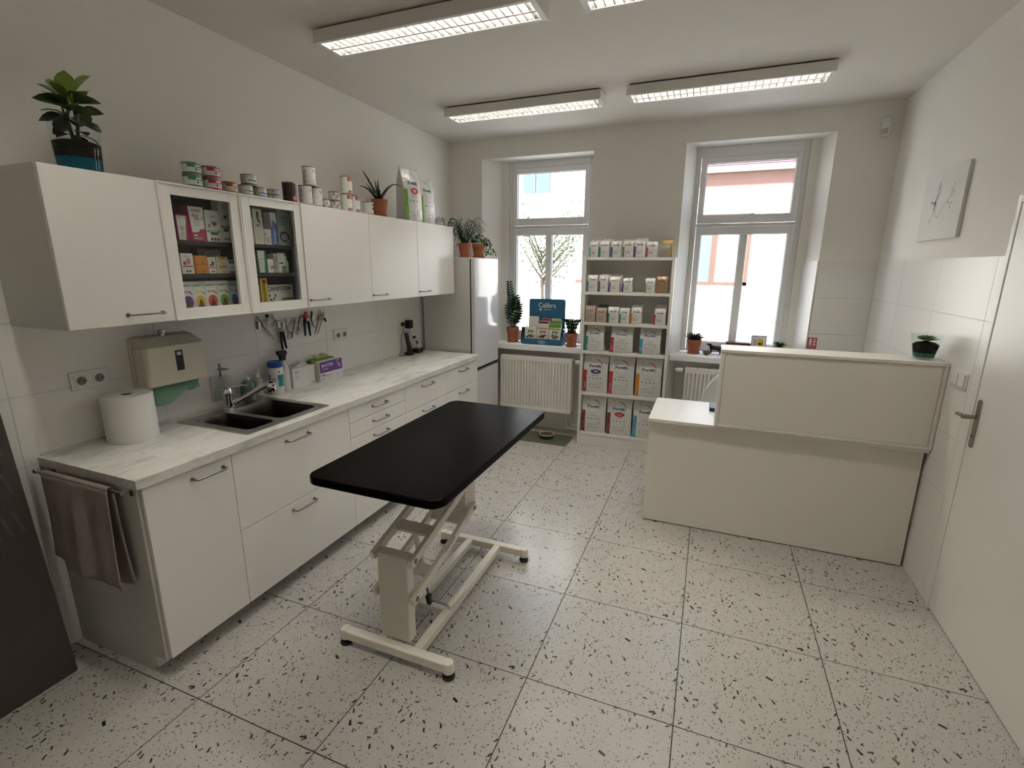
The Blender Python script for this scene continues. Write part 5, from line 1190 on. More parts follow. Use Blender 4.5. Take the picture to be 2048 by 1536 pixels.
carton(0.507, 0.566, S2, 1.759, 'small white box with pink paw emblem on the middle shelf', gA, M_CARD, d_paw(mat('print_flesh', (0.5, 0.22, 0.14), 0.6)))
def d_orange(pr, w, h): pr.text(M_INK, 'z', 0.62*w, 0.28*h, 0.010, bold=0.03); pr.rect(M_DOG, 0.35*w, 0.98*w, 0.02*h, 0.06*h); pr.rect(M_RUST, 0, 0.10*w, 0, h)
carton(0.572, 0.637, S2, S2+0.042, 'plain orange box, lower of the stacked pair', gA, M_ORANGE, d_orange)
carton(0.572, 0.637, S2+0.0425, S2+0.084, 'plain orange box, upper of the stacked pair', gA, M_ORANGE, d_orange)
carton(0.640, 0.680, S2, 1.744, 'narrow white box between the orange and yellow boxes', gA, M_CARD, d_paw(M_DOG))
def d_yel(pr, w, h): pr.rect(M_YELLOW, 0.14*w, 0.92*w, 0.72*h, 0.95*h); pr.text(M_INK, 'DEXAFIL', 0.55*w, 0.83*h, 0.006, 0.6*w, k=1); pr.poly(M_YELLOW, [(0.14*w, 0.70*h), (0.8*w, 0.62*h), (0.14*w, 0.40*h)]); pr.lines(M_CRIM, 0.4*w, 0.8*w, 0.12*h, 0.3*h, 2)
carton(0.684, 0.746, S2, S2+0.040, 'cream and yellow box, lower of the stacked pair', gA, M_CREAMC, d_yel)
carton(0.684, 0.746, S2+0.0405, S2+0.081, 'cream and yellow box, upper of the stacked pair', gA, M_CREAMC, d_yel)
def d_lot(pr, w, h): pr.rect(M_NAVY, 0, w, 0.74*h, 0.96*h); pr.text(M_INK, 'LOT', 0.46*w, 0.46*h, 0.014, 0.6*w, bold=0.02); pr.rect(M_MAROON, 0, w, 0.02*h, 0.18*h)
carton(0.750, 0.782, S2, 1.732, 'small white box with navy band and red foot at the shelf end', gA, M_CARD, d_lot)
carton(0.690, 0.780, S2, 1.785, 'tall pale grey box standing behind the cream boxes', gA, M_LGREY, lambda pr, w, h: pr.rect(M_RED, 0, w, 0.94*h, h), xf=0.24)
def d_spot(m, bg=None):
    def d(pr, w, h):
        pr.text(M_INK, 'BIOFECTO', 0.5*w, 0.87*h, 0.0075, 0.80*w, bold=0.02); pr.rect(m, 0.16*w, 0.80*w, 0.645*h, 0.70*h); pr.rect(M_WHITE, 0.28*w, 0.66*w, 0.662*h, 0.682*h, 1); pr.ell(M_INK, 0.86*w, 0.62*h, 0.004, 0.004)
        pr.ell(m, 0.54*w, 0.36*h, 0.40*w, 0.20*h, 0, 24); pr.poly(M_DOG, [(0.25*w, 0.17*h), (0.40*w, 0.30*h), (0.50*w, 0.44*h), (0.64*w, 0.42*h), (0.74*w, 0.26*h), (0.95*w, 0.16*h)], 1)
        pr.lines(M_GREY, 0.25*w, 0.7*w, 0.05*h, 0.10*h, 1)
    return d
ca = [('purple', M_PURPLE), ('orange', M_YELLOW), ('red', mat('print_scarlet', (0.55, 0.06, 0.02), 0.5)), ('green', M_LIME)]
for k, (nm, m) in enumerate(ca):
    y0 = (0.482, 0.543, 0.606, 0.669)[k]; carton(y0, y0+0.0615, S0, 1.632, 'white spot-on box with %s disc on the bottom shelf' % nm, gA, M_CARD, d_spot(m))
carton(0.735, 0.782, S0, 1.630, 'pale blue spot-on box with blue disc on the bottom shelf', gA, mat('pale_blue_card', (0.42, 0.48, 0.50), 0.55), d_spot(M_BLUE), side=None)
# third cabinet
def d_dogbox(pr, w, h): pr.poly(M_DOG, [(0.40*w, 0.92*h), (0.62*w, 0.86*h), (0.58*w, 0.70*h), (0.80*w, 0.58*h), (0.50*w, 0.60*h), (0.35*w, 0.75*h)]); pr.lines(M_INK, 0.2*w, 0.8*w, 0.48*h, 0.56*h, 2); pr.lines(M_LGREY, 0.2*w, 0.8*w, 0.10*h, 0.40*h, 5); pr.rect(M_GREEN, 0, w, 0.95*h, h)
carton(0.925, 0.985, S1, 2.004, 'tall cream box with running dog picture', gA, M_CREAMC, d_dogbox)
carton(0.860, 0.920, S1, 1.985, 'pale box with blue corner at the cabinet side', gA, M_CARD, lambda pr, w, h: pr.rect(M_CYAN, 0, w, 0.8*h, h))
carton(0.988, 1.032, S1, 1.898, 'small white box under the blue striped box', gA, M_CARD, lambda pr, w, h: (pr.rect(M_RED, 0.1*w, 0.3*w, 0.62*h, 0.76*h), pr.lines(M_GREY, 0.2*w, 0.9*w, 0.1*h, 0.5*h, 4)))
def d_blue(pr, w, h): pr.rect(M_BLUE, 0, w, 0, 0.58*h); pr.poly(M_BLUE, [(0.1*w, 0.58*h), (0.3*w, 0.80*h), (0.9*w, 0.66*h), (w, 0.58*h)]); pr.ell(M_RED, 0.72*w, 0.55*h, 0.22*w, 0.05*h, 1); pr.text(M_WHITE, 'Dentipur', 0.5*w, 0.27*h, 0.016, 0.45*h, k=1, up=True)
carton(1.036, 1.078, S1, 1.988, 'narrow upright box with deep blue lettering stripe', gA, M_CARD, d_blue)
def d_ring(pr, w, h): pr.arc(M_INK, 0.46*w, 0.25*h, 0.36*w, 0.15*h, 0.10*w, -30, 300); pr.line(M_INK, [(0.62*w, 0.38*h), (0.92*w, 0.15*h), (0.80*w, 0.05*h)], 0.06*w); pr.line(M_INK, [(0.15*w, 0.38*h), (0.40*w, 0.30*h)], 0.05*w); pr.lines(M_GREEN, 0.1*w, 0.7*w, 0.56*h, 0.82*h, 4)
carton(1.082, 1.176, S1, 2.006, 'tall grey green box with dark collar picture', gA, mat('grey_green_card', (0.32, 0.36, 0.33), 0.55), d_ring)
carton(1.040, 1.180, S1, 1.960, 'dark grey box standing at the back behind the collar box', gA, M_GREY, lambda pr, w, h: None, xf=0.22)
def d_tubeg(pr, w, h): pr.poly(M_WHITE, [(0.16*w, 0.02*h), (0.66*w, 0.02*h), (0.76*w, 0.96*h), (0.06*w, 0.96*h)], 1); pr.rect(M_LIME, 0, 0.10*w, 0, h, 0); pr.text(M_NAVY, 'SALVE', 0.4*w, 0.60*h, 0.006, 0.40*w, k=2, bold=0.03); pr.lines(M_LGREY, 0.2*w, 0.62*w, 0.1*h, 0.5*h, 6, 2)
carton(0.925, 0.985, S2, 1.788, 'green box with white tube picture on the middle shelf', gA, M_GREEN, d_tubeg)
carton(0.988, 1.028, S2, 1.741, 'small white box with red band beside the green tube box', gA, M_CARD, lambda pr, w, h: (pr.rect(M_RED, 0.45*w, w, 0.30*h, 0.52*h), pr.rect(M_WHITE, 0.5*w, 0.9*w, 0.38*h, 0.42*h, 1)))
carton(1.031, 1.060, S2, 1.769, 'narrow grey box beside the white medicine tube box', gA, M_LGREY, lambda pr, w, h: pr.lines(M_GREY, 0.1*w, 0.9*w, 0.2*h, 0.9*h, 8))
def d_tube2(pr, w, h): pr.rect(M_NAVY, 0.12*w, 0.72*w, 0.46*h, 0.53*h); pr.rect(M_TEAL, 0.45*w, w, 0.20*h, 0.34*h); pr.rect(M_ORANGE, 0.45*w, w, 0.02*h, 0.17*h); pr.lines(M_LGREY, 0.1*w, 0.6*w, 0.62*h, 0.9*h, 4)
carton(1.062, 1.112, S2, 1.775, 'white medicine box with navy, teal and orange bands', gA, M_CARD, d_tube2)
bt = thing('medicine_bottle', 'small white bottle with cap on the middle shelf', 'bottle', (0.30, 1.135, S2), gA)
MB().lathe([(0.016, S2+0.0003), (0.0175, S2+0.004), (0.0175, S2+0.060), (0.008, S2+0.072)], (0.30, 1.135, 0), 20).build('bottle_body', M_WHITE, bt, smooth=True)
MB().lathe([(0.010, S2+0.072), (0.010, S2+0.092), (0.008, S2+0.094)], (0.30, 1.135, 0), 16).build('cap', M_WHITE, bt, smooth=True)
carton(0.865, 0.921, S0, 1.600, 'grey carton at the side of the yellow upright box', gA, M_GREY, lambda pr, w, h: None)
def d_canv(pr, w, h): pr.text(M_INK, 'CANIVERM', 0.5*w, 0.5*h, 0.020, 0.86*h, up=True, bold=0.02); pr.ell(M_RED, 0.72*w, 0.86*h, 0.006, 0.008)
carton(0.924, 0.972, S0, 1.640, 'upright yellow dewormer box with vertical lettering', gA, M_YELLOW, d_canv)
def d_cani(pr, w, h):
    pr.rect(M_LIME, 0.55*w, w, 0, 0.36*h); pr.rect(M_GREEN, 0.25*w, w, 0, 0.10*h, 1); pr.text(M_INK, 'CANIVERM', 0.48*w, 0.82*h, 0.026, 0.86*w, k=1, bold=0.02); pr.text(M_INK, 'forte tablety', 0.72*w, 0.62*h, 0.009, 0.36*w, k=1)
    pr.poly(M_WHITE, [(0.14*w, 0.15*h), (0.10*w, 0.45*h), (0.18*w, 0.64*h), (0.30*w, 0.64*h), (0.36*w, 0.42*h), (0.30*w, 0.12*h)], 1)
    for u, v in ((0.13, 0.5), (0.33, 0.5), (0.17, 0.3), (0.28, 0.36), (0.22, 0.2)): pr.ell(M_INK, u*w, v*h, 0.006, 0.008, 2, 10)
carton(0.976, 1.172, S0, 1.600, 'wide white dewormer box with dalmatian head and black lettering', gA, M_CARD, d_cani, xf=0.300, dp=0.06)

# ================================================================ things on the worktop
ZT = 0.9113
pr_ = thing('paper_roll', 'big white paper towel roll standing on the worktop', 'paper roll', (0.120, 0.300, ZT))
MB().lathe([(0.022, ZT), (0.098, ZT+0.0005), (0.100, ZT+0.006), (0.1005, ZT+0.210), (0.097, ZT+0.216), (0.024, ZT+0.214), (0.022, ZT+0.205), (0.0215, ZT+0.05)], (0.120, 0.300, 0), 48, cap=False).build('paper', M_PAPER, pr_, smooth=True)
MB().lathe([(0.0212, ZT+0.001), (0.0212, ZT+0.2125), (0.0195, ZT+0.2125), (0.0195, ZT+0.001)], (0.120, 0.300, 0), 24, cap=False).build('core_tube', mat('kraft_card', (0.20, 0.14, 0.08), 0.9), pr_, smooth=True)
sb = thing('soap_bottle', 'grey teal soap bottle with metal pump beside the tap', 'bottle', (0.066, 0.985, ZT+0.0045))
zs = ZT+0.0047
MB().lathe([(0.030, zs), (0.038, zs+0.004), (0.041, zs+0.03), (0.040, zs+0.085), (0.030, zs+0.115), (0.014, zs+0.128)], (0.066, 0.985, 0), 28).build('bottle_body', mat('teal_glass', (0.10, 0.15, 0.14), 0.25), sb, smooth=True)
pm = MB().lathe([(0.016, zs+0.128), (0.016, zs+0.140), (0.006, zs+0.143), (0.006, zs+0.168), (0.011, zs+0.170), (0.011, zs+0.178)], (0.066, 0.985, 0), 16)
pm.tube([(0.066, 0.985, zs+0.174), (0.095, 0.972, zs+0.174), (0.108, 0.966, zs+0.166)], 0.0045, 8).build('pump', M_CHROME, sb, smooth=True)
sb = thing('soap_bottle', 'slim pale soap bottle with white pump behind the grey teal one', 'bottle', (0.040, 1.078, ZT+0.004))
MB().lathe([(0.024, ZT+0.0045), (0.028, ZT+0.008), (0.028, ZT+0.110), (0.012, ZT+0.128)], (0.040, 1.078, 0), 24).build('bottle_body', mat('pale_green_soap', (0.42, 0.48, 0.40), 0.3), sb, smooth=True)
MB().lathe([(0.014, ZT+0.128), (0.014, ZT+0.145), (0.005, ZT+0.147), (0.005, ZT+0.165), (0.012, ZT+0.167), (0.012, ZT+0.176)], (0.040, 1.078, 0), 16).tube([(0.040, 1.078, ZT+0.171), (0.066, 1.066, ZT+0.169)], 0.004, 8).build('pump', M_WHITE, sb, smooth=True)
wt = thing('wipes_tub', 'white disinfectant wipes tub with blue lid and teal label', 'tub', (0.072, 1.190, ZT))
MB().lathe([(0.042, ZT), (0.044, ZT+0.003), (0.044, ZT+0.020), (0.0455, ZT+0.022), (0.0445, ZT+0.166), (0.041, ZT+0.172)], (0.072, 1.190, 0), 36).build('tub_body', M_WHITE, wt, smooth=True)
MB().lathe([(0.044, ZT+0.1725), (0.045, ZT+0.176), (0.044, ZT+0.204), (0.040, ZT+0.208), (0.034, ZT+0.205), (0.001, ZT+0.205)], (0.072, 1.190, 0), 36).build('lid', mat('blue_lid', (0.012, 0.05, 0.26), 0.35), wt, smooth=True)
pr = Print(lambda u, v, e: (0.072+(0.0452+e)*math.cos(-0.45+u/0.0452), 1.190+(0.0452+e)*math.sin(-0.45+u/0.0452), ZT+v))
pr.rect(M_TEAL, -0.002, 0.046, 0.050, 0.125, n=10); pr.lines(M_WHITE, 0.004, 0.040, 0.060, 0.105, 5, 1); pr.ell(M_NAVY, 0.010, 0.145, 0.004, 0.006); pr.rect(M_LGREY, -0.035, -0.012, 0.030, 0.110, n=4); pr.rect(M_CYAN, -0.060, -0.045, 0.050, 0.130, n=3); pr.build(wt)
sp = thing('spray_bottle', 'white spray bottle with black trigger behind the wipes tub', 'bottle', (0.045, 1.285, ZT))
MB().lathe([(0.030, ZT), (0.033, ZT+0.004), (0.033, ZT+0.120), (0.026, ZT+0.155), (0.014, ZT+0.175), (0.013, ZT+0.195)], (0.045, 1.285, 0), 28).build('bottle_body', mat('white_translucent', (0.68, 0.68, 0.66), 0.35), sp, smooth=True)
MB().prism([(1.240, ZT+0.262), (1.245, ZT+0.236), (1.258, ZT+0.230), (1.262, ZT+0.196), (1.300, ZT+0.196), (1.304, ZT+0.225), (1.318, ZT+0.243), (1.305, ZT+0.262)], 0.033, 0.057, 'x').build('trigger_head', M_BLACK, sp, bevel=0.004)
tx = thing('tissue_box', 'open white carton of tissues on the worktop', 'box', (0.05, 1.418, ZT))
MB().box(0.012, 0.078, 1.322, 1.517, ZT, ZT+0.130).build('carton', M_CARD, tx, bevel=0.0015)
MB().grid(lambda u, v: (0.045+0.018*math.sin(7*u)*(0.3+v), 1.36+0.10*u+0.02*v, ZT+0.129+0.045*v*(1-abs(2*u-1)**1.5)+0.006*math.sin(9*u)), 16, 6).build('tissue', M_PAPER, tx, smooth=True, fix=False)
pr = Print(on_x(0.078, 1.322, ZT)); pr.rect(M_RED, 0.020, 0.038, 0.098, 0.104); pr.text(M_RED, 'LYRECO', 0.030, 0.112, 0.006, 0.026); pr.lines(M_LGREY, 0.020, 0.055, 0.055, 0.085, 4); pr.ell(M_RED, 0.052, 0.104, 0.003, 0.004); pr.rect(M_GREY, 0.150, 0.185, 0.010, 0.014); pr.build(tx)
gb = thing('glove_box', 'green glove box stuffed with pale latex gloves behind the purple one', 'box', (0.032, 1.64, ZT))
MB().box(0.006, 0.056, 1.525, 1.740, ZT, ZT+0.150).build('carton', M_LIME, gb, bevel=0.001)
M_LATEX = mat('pale_latex', (0.55, 0.48, 0.27), 0.6)
MB().grid(lambda u, v: (0.030+0.022*math.sin(math.pi*v)*math.cos(5*u), 1.515+0.19*u+0.012*math.sin(12*v), ZT+0.152+0.026*math.sin(math.pi*v)*(0.6+0.4*math.sin(17*u))), 24, 8).build('glove', M_LATEX, gb, smooth=True, fix=False)
MB().grid(lambda u, v: (0.0575, 1.508+0.10*u*0.2+0.012*v, ZT+0.152-0.038*v*(0.6+0.4*math.sin(9*u))), 12, 5).build('glove', M_LIME, gb, smooth=True, fix=False)
gb = thing('glove_box', 'purple and white printed glove box at the front', 'box', (0.09, 1.645, ZT))
MB().box(0.060, 0.112, 1.532, 1.756, ZT, ZT+0.140).build('carton', M_CARD, gb, bevel=0.001)
pr = Print(on_x(0.112, 1.532, ZT)); pr.rect(M_PURPLE, 0.0, 0.224, 0.062, 0.140); pr.text(M_WHITE, 'BAXTER', 0.075, 0.112, 0.022, 0.115, k=1, bold=0.01); pr.lines(M_LGREY, 0.020, 0.110, 0.080, 0.092, 1, 1); pr.text(M_INK, 'DMG', 0.030, 0.047, 0.013, 0.050, k=0); pr.rect(M_INK, 0.010, 0.120, 0.036, 0.039); pr.rect(M_RED, 0.018, 0.030, 0.012, 0.022); pr.rect(M_RED, 0.036, 0.044, 0.016, 0.026); pr.lines(M_LGREY, 0.060, 0.130, 0.008, 0.032, 4); pr.lines(M_LGREY, 0.145, 0.210, 0.008, 0.045, 6); pr.arc(M_LGREY, 0.180, 0.122, 0.016, 0.014, 0.005, 0, 300, 1); pr.rect(M_WHITE, 0.180, 0.205, 0.098, 0.104, 1); pr.rect(M_WHITE, 0.180, 0.205, 0.084, 0.090, 1); pr.build(gb)
# hair clippers in their chargers
c1 = thing('hair_clipper', 'tall black hair clipper standing in its charger', 'clipper', (0.062, 2.715, ZT))
MB().prism(rrect(0.028, 0.098, 2.675, 2.755, 0.022), ZT, ZT+0.028).build('charger', M_BLACK, c1, bevel=0.004)
MB().tube([(0.066, 2.722, ZT+0.028), (0.062, 2.716, ZT+0.085), (0.055, 2.702, ZT+0.150), (0.050, 2.692, ZT+0.205)], [0.026, 0.022, 0.019, 0.020], 14).build('clipper_body', M_BLACK, c1, smooth=True)
MB().box(0.036, 0.064, 2.675, 2.707, ZT+0.205, ZT+0.226).build('blade', M_STEEL, c1, bevel=0.002)
c2 = thing('hair_clipper', 'small white hair trimmer leaning in a black charger', 'clipper', (0.060, 2.868, ZT))
MB().prism(rrect(0.025, 0.095, 2.818, 2.912, 0.015), ZT, ZT+0.042).build('charger', M_BLACK, c2, bevel=0.004)
MB().tube([(0.066, 2.878, ZT+0.042), (0.058, 2.858, ZT+0.090), (0.050, 2.836, ZT+0.140)], [0.015, 0.013, 0.012], 12).build('clipper_body', M_WHITE, c2, smooth=True)
MB().box(0.038, 0.060, 2.816, 2.840, ZT+0.140, ZT+0.160).build('blade', M_BLACK, c2, bevel=0.002)
MB().tube([(0.069, 2.850, ZT+0.085), (0.062, 2.842, ZT+0.115)], 0.008, 8).build('grip', M_BLACK, c2, smooth=True)
pg = thing('power_adapter', 'black plug adapters in the socket above the hair clippers', 'adapter', (0.03, 2.74, 1.16))
MB().box(0.0135, 0.060, 2.735, 2.800, 1.150, 1.225).build('adapter_block', M_BLACK, pg, bevel=0.004)
MB().lathe([(0.018, 0.0135), (0.017, 0.045), (0.010, 0.050)], (0, 2.690, 1.195), 16, 'x').build('plug', M_BLACK, pg, smooth=True)
def cable(pts, label):
    P = [Vector(p) for p in pts]; out = []
    for i in range(len(P)-1):
        p0, p1, p2, p3 = P[max(0, i-1)], P[i], P[i+1], P[min(len(P)-1, i+2)]
        for k in range(5):
            t = k/5; out.append(0.5*((2*p1)+(p2-p0)*t+(2*p0-5*p1+4*p2-p3)*t*t+(3*p1-p0-3*p2+p3)*t**3))
    out.append(P[-1]); return tag(MB().tube(out, 0.0026, 6).build('charger_cable', M_BLACK, smooth=True), label, 'cable')
cable([(0.040, 2.690, 1.176), (0.034, 2.662, 1.12), (0.030, 2.640, 1.06), (0.025, 2.648, 0.99), (0.020, 2.640, 0.945), (0.016, 2.622, 0.92), (0.030, 2.610, 0.9145), (0.046, 2.625, 0.9145), (0.050, 2.648, 0.9145), (0.052, 2.668, 0.9145)], 'thin black cable looping from the plug to the tall clipper')
cable([(0.040, 2.770, 1.149), (0.030, 2.775, 1.10), (0.015, 2.785, 1.02), (0.012, 2.795, 0.94), (0.018, 2.803, 0.925), (0.036, 2.812, 0.922)], 'thin black cable hanging from the adapter block to the trimmer')

# ================================================================ magnetic rail and grooming tools
mr_ = thing('magnetic_rail', 'steel magnetic tool rail on the tiles under the wall cabinets', 'rail', (0.01, 1.44, 1.33))
MB().box(0.0006, 0.014, 1.165, 1.700, 1.330, 1.362).build('magnet_bar', M_STEEL, mr_, bevel=0.001)
for a in (1.150, 1.700): MB().box(0.0006, 0.020, a, a+0.016, 1.322, 1.370).build('end_bracket', M_STEEL, mr_, bevel=0.001)
gT = 'grooming tools on the magnetic rail'
def ring(m, c, r, x, tr=0.0028): m.tube([(x, c[0]+r*0.8*math.cos(2*math.pi*i/14), c[1]+r*math.sin(2*math.pi*i/14)) for i in range(14)], tr, 6, closed=True)
def scissors(r1, r2, piv, tip, label, x=0.0185, m=M_HAND, rr=0.012):
    t = thing('scissors', label, 'scissors', (x, piv[0], min(r1[1], r2[1], tip[1])), gT)
    for i, r_ in enumerate((r1, r2)):
        xx = x+0.0022*(1 if i else -1); b = MB(); d = Vector((piv[0]-r_[0], piv[1]-r_[1])); d = d.normalized()
        s0 = (r_[0]+d.x*rr, r_[1]+d.y*rr); off = (0.0015 if i else -0.0015)
        ring(b, r_, rr, xx); b.tube([(xx, *s0), (xx, *piv), (xx, tip[0]+off, tip[1])], [0.0034, 0.0045, 0.0012], 6)
        b.build('blade', m, t, smooth=True)
    MB().lathe([(0.004, x-0.004), (0.004, x+0.006)], (0, *piv), 10, 'x').build('pivot_screw', M_CHROME, t)
    return t
def rod_tool(name, cat, pts, rs, label, m, x=0.0185, m2=None, split=None):
    t = thing(name, label, cat, (x, pts[0][0], min(p[1] for p in pts)), gT)
    k = split if split else len(pts)
    MB().tube([(x, *p) for p in pts[:k]], rs[:k], 8).build('handle', m, t, smooth=True)
    if split: MB().tube([(x, *p) for p in pts[k-1:]], rs[k-1:], 8).build('shaft', m2 or M_STEEL, t, smooth=True)
    return t
t = thing('tweezers', 'long curved dark tweezers hanging slanted at the rail end', 'tweezers', (0.018, 1.20, 1.246), gT)
for o in (-0.004, 0.004): MB().tube([(0.019, 1.145, 1.402), (0.019+o*0.4, 1.175+o, 1.355), (0.019+o*0.4, 1.215+o*1.8, 1.300), (0.019, 1.258+o*0.5, 1.246)], [0.004, 0.0042, 0.0035, 0.0012], 8).build('arm', M_DSTEEL, t, smooth=True)
rod_tool('stripping_knife', 'knife', [(1.216, 1.410), (1.214, 1.390), (1.212, 1.372), (1.212, 1.345), (1.232, 1.338)], [0.010, 0.010, 0.007, 0.006, 0.004], 'short tool with black cap and steel neck on the rail', M_BLACK, x=0.026, split=2)
scissors((1.258, 1.394), (1.246, 1.340), (1.285, 1.362), (1.365, 1.352), 'steel scissors lying along the rail with one high ring', x=0.021)
t = thing('nail_pliers', 'big nail pliers with steel jaws and long black handles', 'pliers', (0.024, 1.32, 1.172), gT)
for s_, e in ((-1, (1.312, 1.172)), (1, (1.344, 1.176))):
    MB().tube([(0.024, 1.318+s_*0.020, 1.352), (0.024, 1.318+s_*0.023, 1.330), (0.024, 1.318+s_*0.008, 1.292)], [0.006, 0.009, 0.007], 8).build('jaw', M_CHROME, t, smooth=True)
    MB().tube([(0.024, 1.318+s_*0.006, 1.290), (0.024, 1.320+s_*0.012, 1.255), (0.024, (1.320+s_*0.012+e[0])/2, 1.21), (0.024, *e)], [0.009, 0.009, 0.008, 0.007], 8).build('handle', M_BLACK, t, smooth=True)
scissors((1.392, 1.268), (1.362, 1.245), (1.365, 1.295), (1.352, 1.372), 'small steel scissors hanging rings down beside the nail pliers', x=0.026, rr=0.010)
scissors((1.378, 1.345), (1.400, 1.312), (1.420, 1.352), (1.445, 1.375), 'chrome scissors with two light rings in the middle of the rail', m=M_CHROME, x=0.023)
rod_tool('comb', 'comb', [(1.437, 1.360), (1.415, 1.300), (1.384, 1.234)], [0.0045, 0.004, 0.0032], 'thin dark needle holder hanging slanted, first of two', M_DSTEEL, x=0.030)
rod_tool('comb', 'comb', [(1.446, 1.358), (1.424, 1.300), (1.404, 1.238)], [0.004, 0.0035, 0.003], 'thin dark needle holder hanging slanted, second of two', M_DSTEEL, x=0.0195)
scissors((1.462, 1.292), (1.445, 1.266), (1.468, 1.325), (1.497, 1.382), 'dark scissors hanging rings down beside the red pliers', m=M_DSTEEL, x=0.022)
t = thing('red_pliers', 'nail clippers with red head and black curved handles', 'pliers', (0.024, 1.54, 1.232), gT)
MB().prism([(1.522, 1.352), (1.552, 1.352), (1.556, 1.372), (1.546, 1.400), (1.536, 1.402), (1.522, 1.375)], 0.0155, 0.030, 'x').build('head', M_RED, t, bevel=0.003)
MB().lathe([(0.006, 0.030), (0.006, 0.033), (0.002, 0.034)], (0, 1.538, 1.342), 12, 'x').build('rivet', M_CHROME, t, smooth=True)
for s_, e in ((-1, (1.515, 1.236)), (1, (1.563, 1.232))):
    MB().tube([(0.024, 1.538+s_*0.004, 1.350), (0.024, 1.538+s_*0.018, 1.320), (0.024, 1.538+s_*0.020, 1.280), (0.024, *e)], [0.008, 0.010, 0.008, 0.006], 8).build('handle', M_BLACK, t, smooth=True)
rod_tool('dental_probe', 'probe', [(1.600, 1.398), (1.594, 1.372), (1.590, 1.355), (1.598, 1.310), (1.612, 1.285)], [0.006, 0.006, 0.005, 0.005, 0.004], 'black handled probe standing up from the rail', M_BLACK, x=0.020, m2=M_DSTEEL, split=3)
scissors((1.672, 1.390), (1.700, 1.368), (1.655, 1.338), (1.602, 1.232), 'large steel scissors with rings up at the socket end', x=0.024)
rod_tool('reflex_hammer', 'hammer', [(1.712, 1.318), (1.702, 1.338), (1.688, 1.332), (1.670, 1.318), (1.622, 1.238)], [0.007, 0.008, 0.007, 0.005, 0.0045], 'small hammer with black head hanging at the socket end', M_BLACK, x=0.033, m2=M_STEEL, split=3)

# ================================================================ window sills
ZS = 0.9254
x, y = 0.668, 3.775
zp = thing('zz_plant', 'upright glossy zamioculcas in a terracotta pot beside the fridge', 'plant', (x, y, ZS))
zz = pot(zp, x, y, ZS, 0.150, 0.048, 0.066)
lm = leaf_data(M_LEAFD, 0.072, 0.027, bend=0.5, fold=0.3, n=4, tip=0.9); lm2 = leaf_data(M_LEAF, 0.072, 0.027, bend=0.5, fold=0.3, n=4, tip=0.9)
for k, (dx, dy, hh) in enumerate(((-0.045, -0.01, 0.50), (0.030, 0.01, 0.34), (-0.015, -0.02, 0.30), (0.060, 0.01, 0.27), (0.005, 0.02, 0.36), (-0.050, 0.02, 0.25), (0.075, -0.02, 0.20))):
    pts = [(x+dx*t**1.3*0.9+0.01*dx/abs(dx), y+dy*t, zz+hh*t) for t in [i/6 for i in range(7)]]
    MB().tube(pts, [0.006-0.0006*i for i in range(7)], 6).build('stem', M_LEAFD, zp, smooth=True)
    n_ = int(hh/0.026)
    for i in range(2, n_):
        t = i/n_; p = (x+dx*t**1.3*0.9+0.01*dx/abs(dx), y+dy*t, zz+hh*t)
        for s_ in (0, math.pi): place_leaf(lm if (i+k) % 4 else lm2, zp, p, s_+0.35*(k-3)*0.5, 0.45, 0.75+0.35*math.sin(math.pi*t), roll=(1.1 if s_ == 0 else -1.1))
M_CAL = mat('display_blue', (0.018, 0.10, 0.19), 0.5)
ds = thing('treat_display', 'blue cardboard counter display with white lettering holding dog treats', 'display', (1.02, 3.77, ZS))
tray = MB().box(0.806, 1.232, 3.690, 3.694, ZS, ZS+0.060).box(0.806, 1.232, 3.842, 3.846, ZS, ZS+0.15).prism([(3.694, ZS), (3.842, ZS), (3.842, ZS+0.20), (3.694, ZS+0.06)], 0.806, 0.810, 'x').prism([(3.694, ZS), (3.842, ZS), (3.842, ZS+0.20), (3.694, ZS+0.06)], 1.228, 1.232, 'x').box(0.810, 1.228, 3.694, 3.842, ZS, ZS+0.004)
tray.build('tray', M_CAL, ds)
MB().prism(rrect(0.826, 1.220, ZS+0.15, 1.385, 0.022), 3.842, 3.846, 'y').build('header_card', M_CAL, ds)
pr = Print(on_y(3.842, 0.826, ZS+0.15)); pr.text(M_WHITE, 'Calibra', 0.197, 0.245, 0.050, 0.190, bold=0.004); pr.text(M_WHITE, 'Veterinary', 0.200, 0.200, 0.013, 0.085); pr.text(M_CYAN, 'Diets', 0.272, 0.200, 0.012); pr.rect(M_WHITE, 0.110, 0.140, 0.196, 0.204); pr.rect(M_WHITE, 0.121, 0.129, 0.185, 0.215); pr.build(ds, 'lettering')
pr = Print(on_y(3.690, 0.806, ZS)); pr.text(M_WHITE, 'Calibra', 0.213, 0.036, 0.022, 0.085, bold=0.004); pr.rect(M_WHITE, 0.175, 0.183, 0.010, 0.013); pr.rect(M_WHITE, 0.190, 0.245, 0.010, 0.014); pr.build(ds, 'lettering')
gJ = 'dog treat pouches in the blue display'
M_TRT = mat('treat_pouch_white', (0.66, 0.63, 0.57), 0.4, bump=0.3, bscale=30); M_TRTP = mat('treat_pouch_pink', (0.50, 0.30, 0.26), 0.4); M_TRTG = mat('treat_pouch_green', (0.16, 0.27, 0.08), 0.4); M_TRTD = mat('treat_pouch_dark', (0.03, 0.02, 0.02), 0.4)
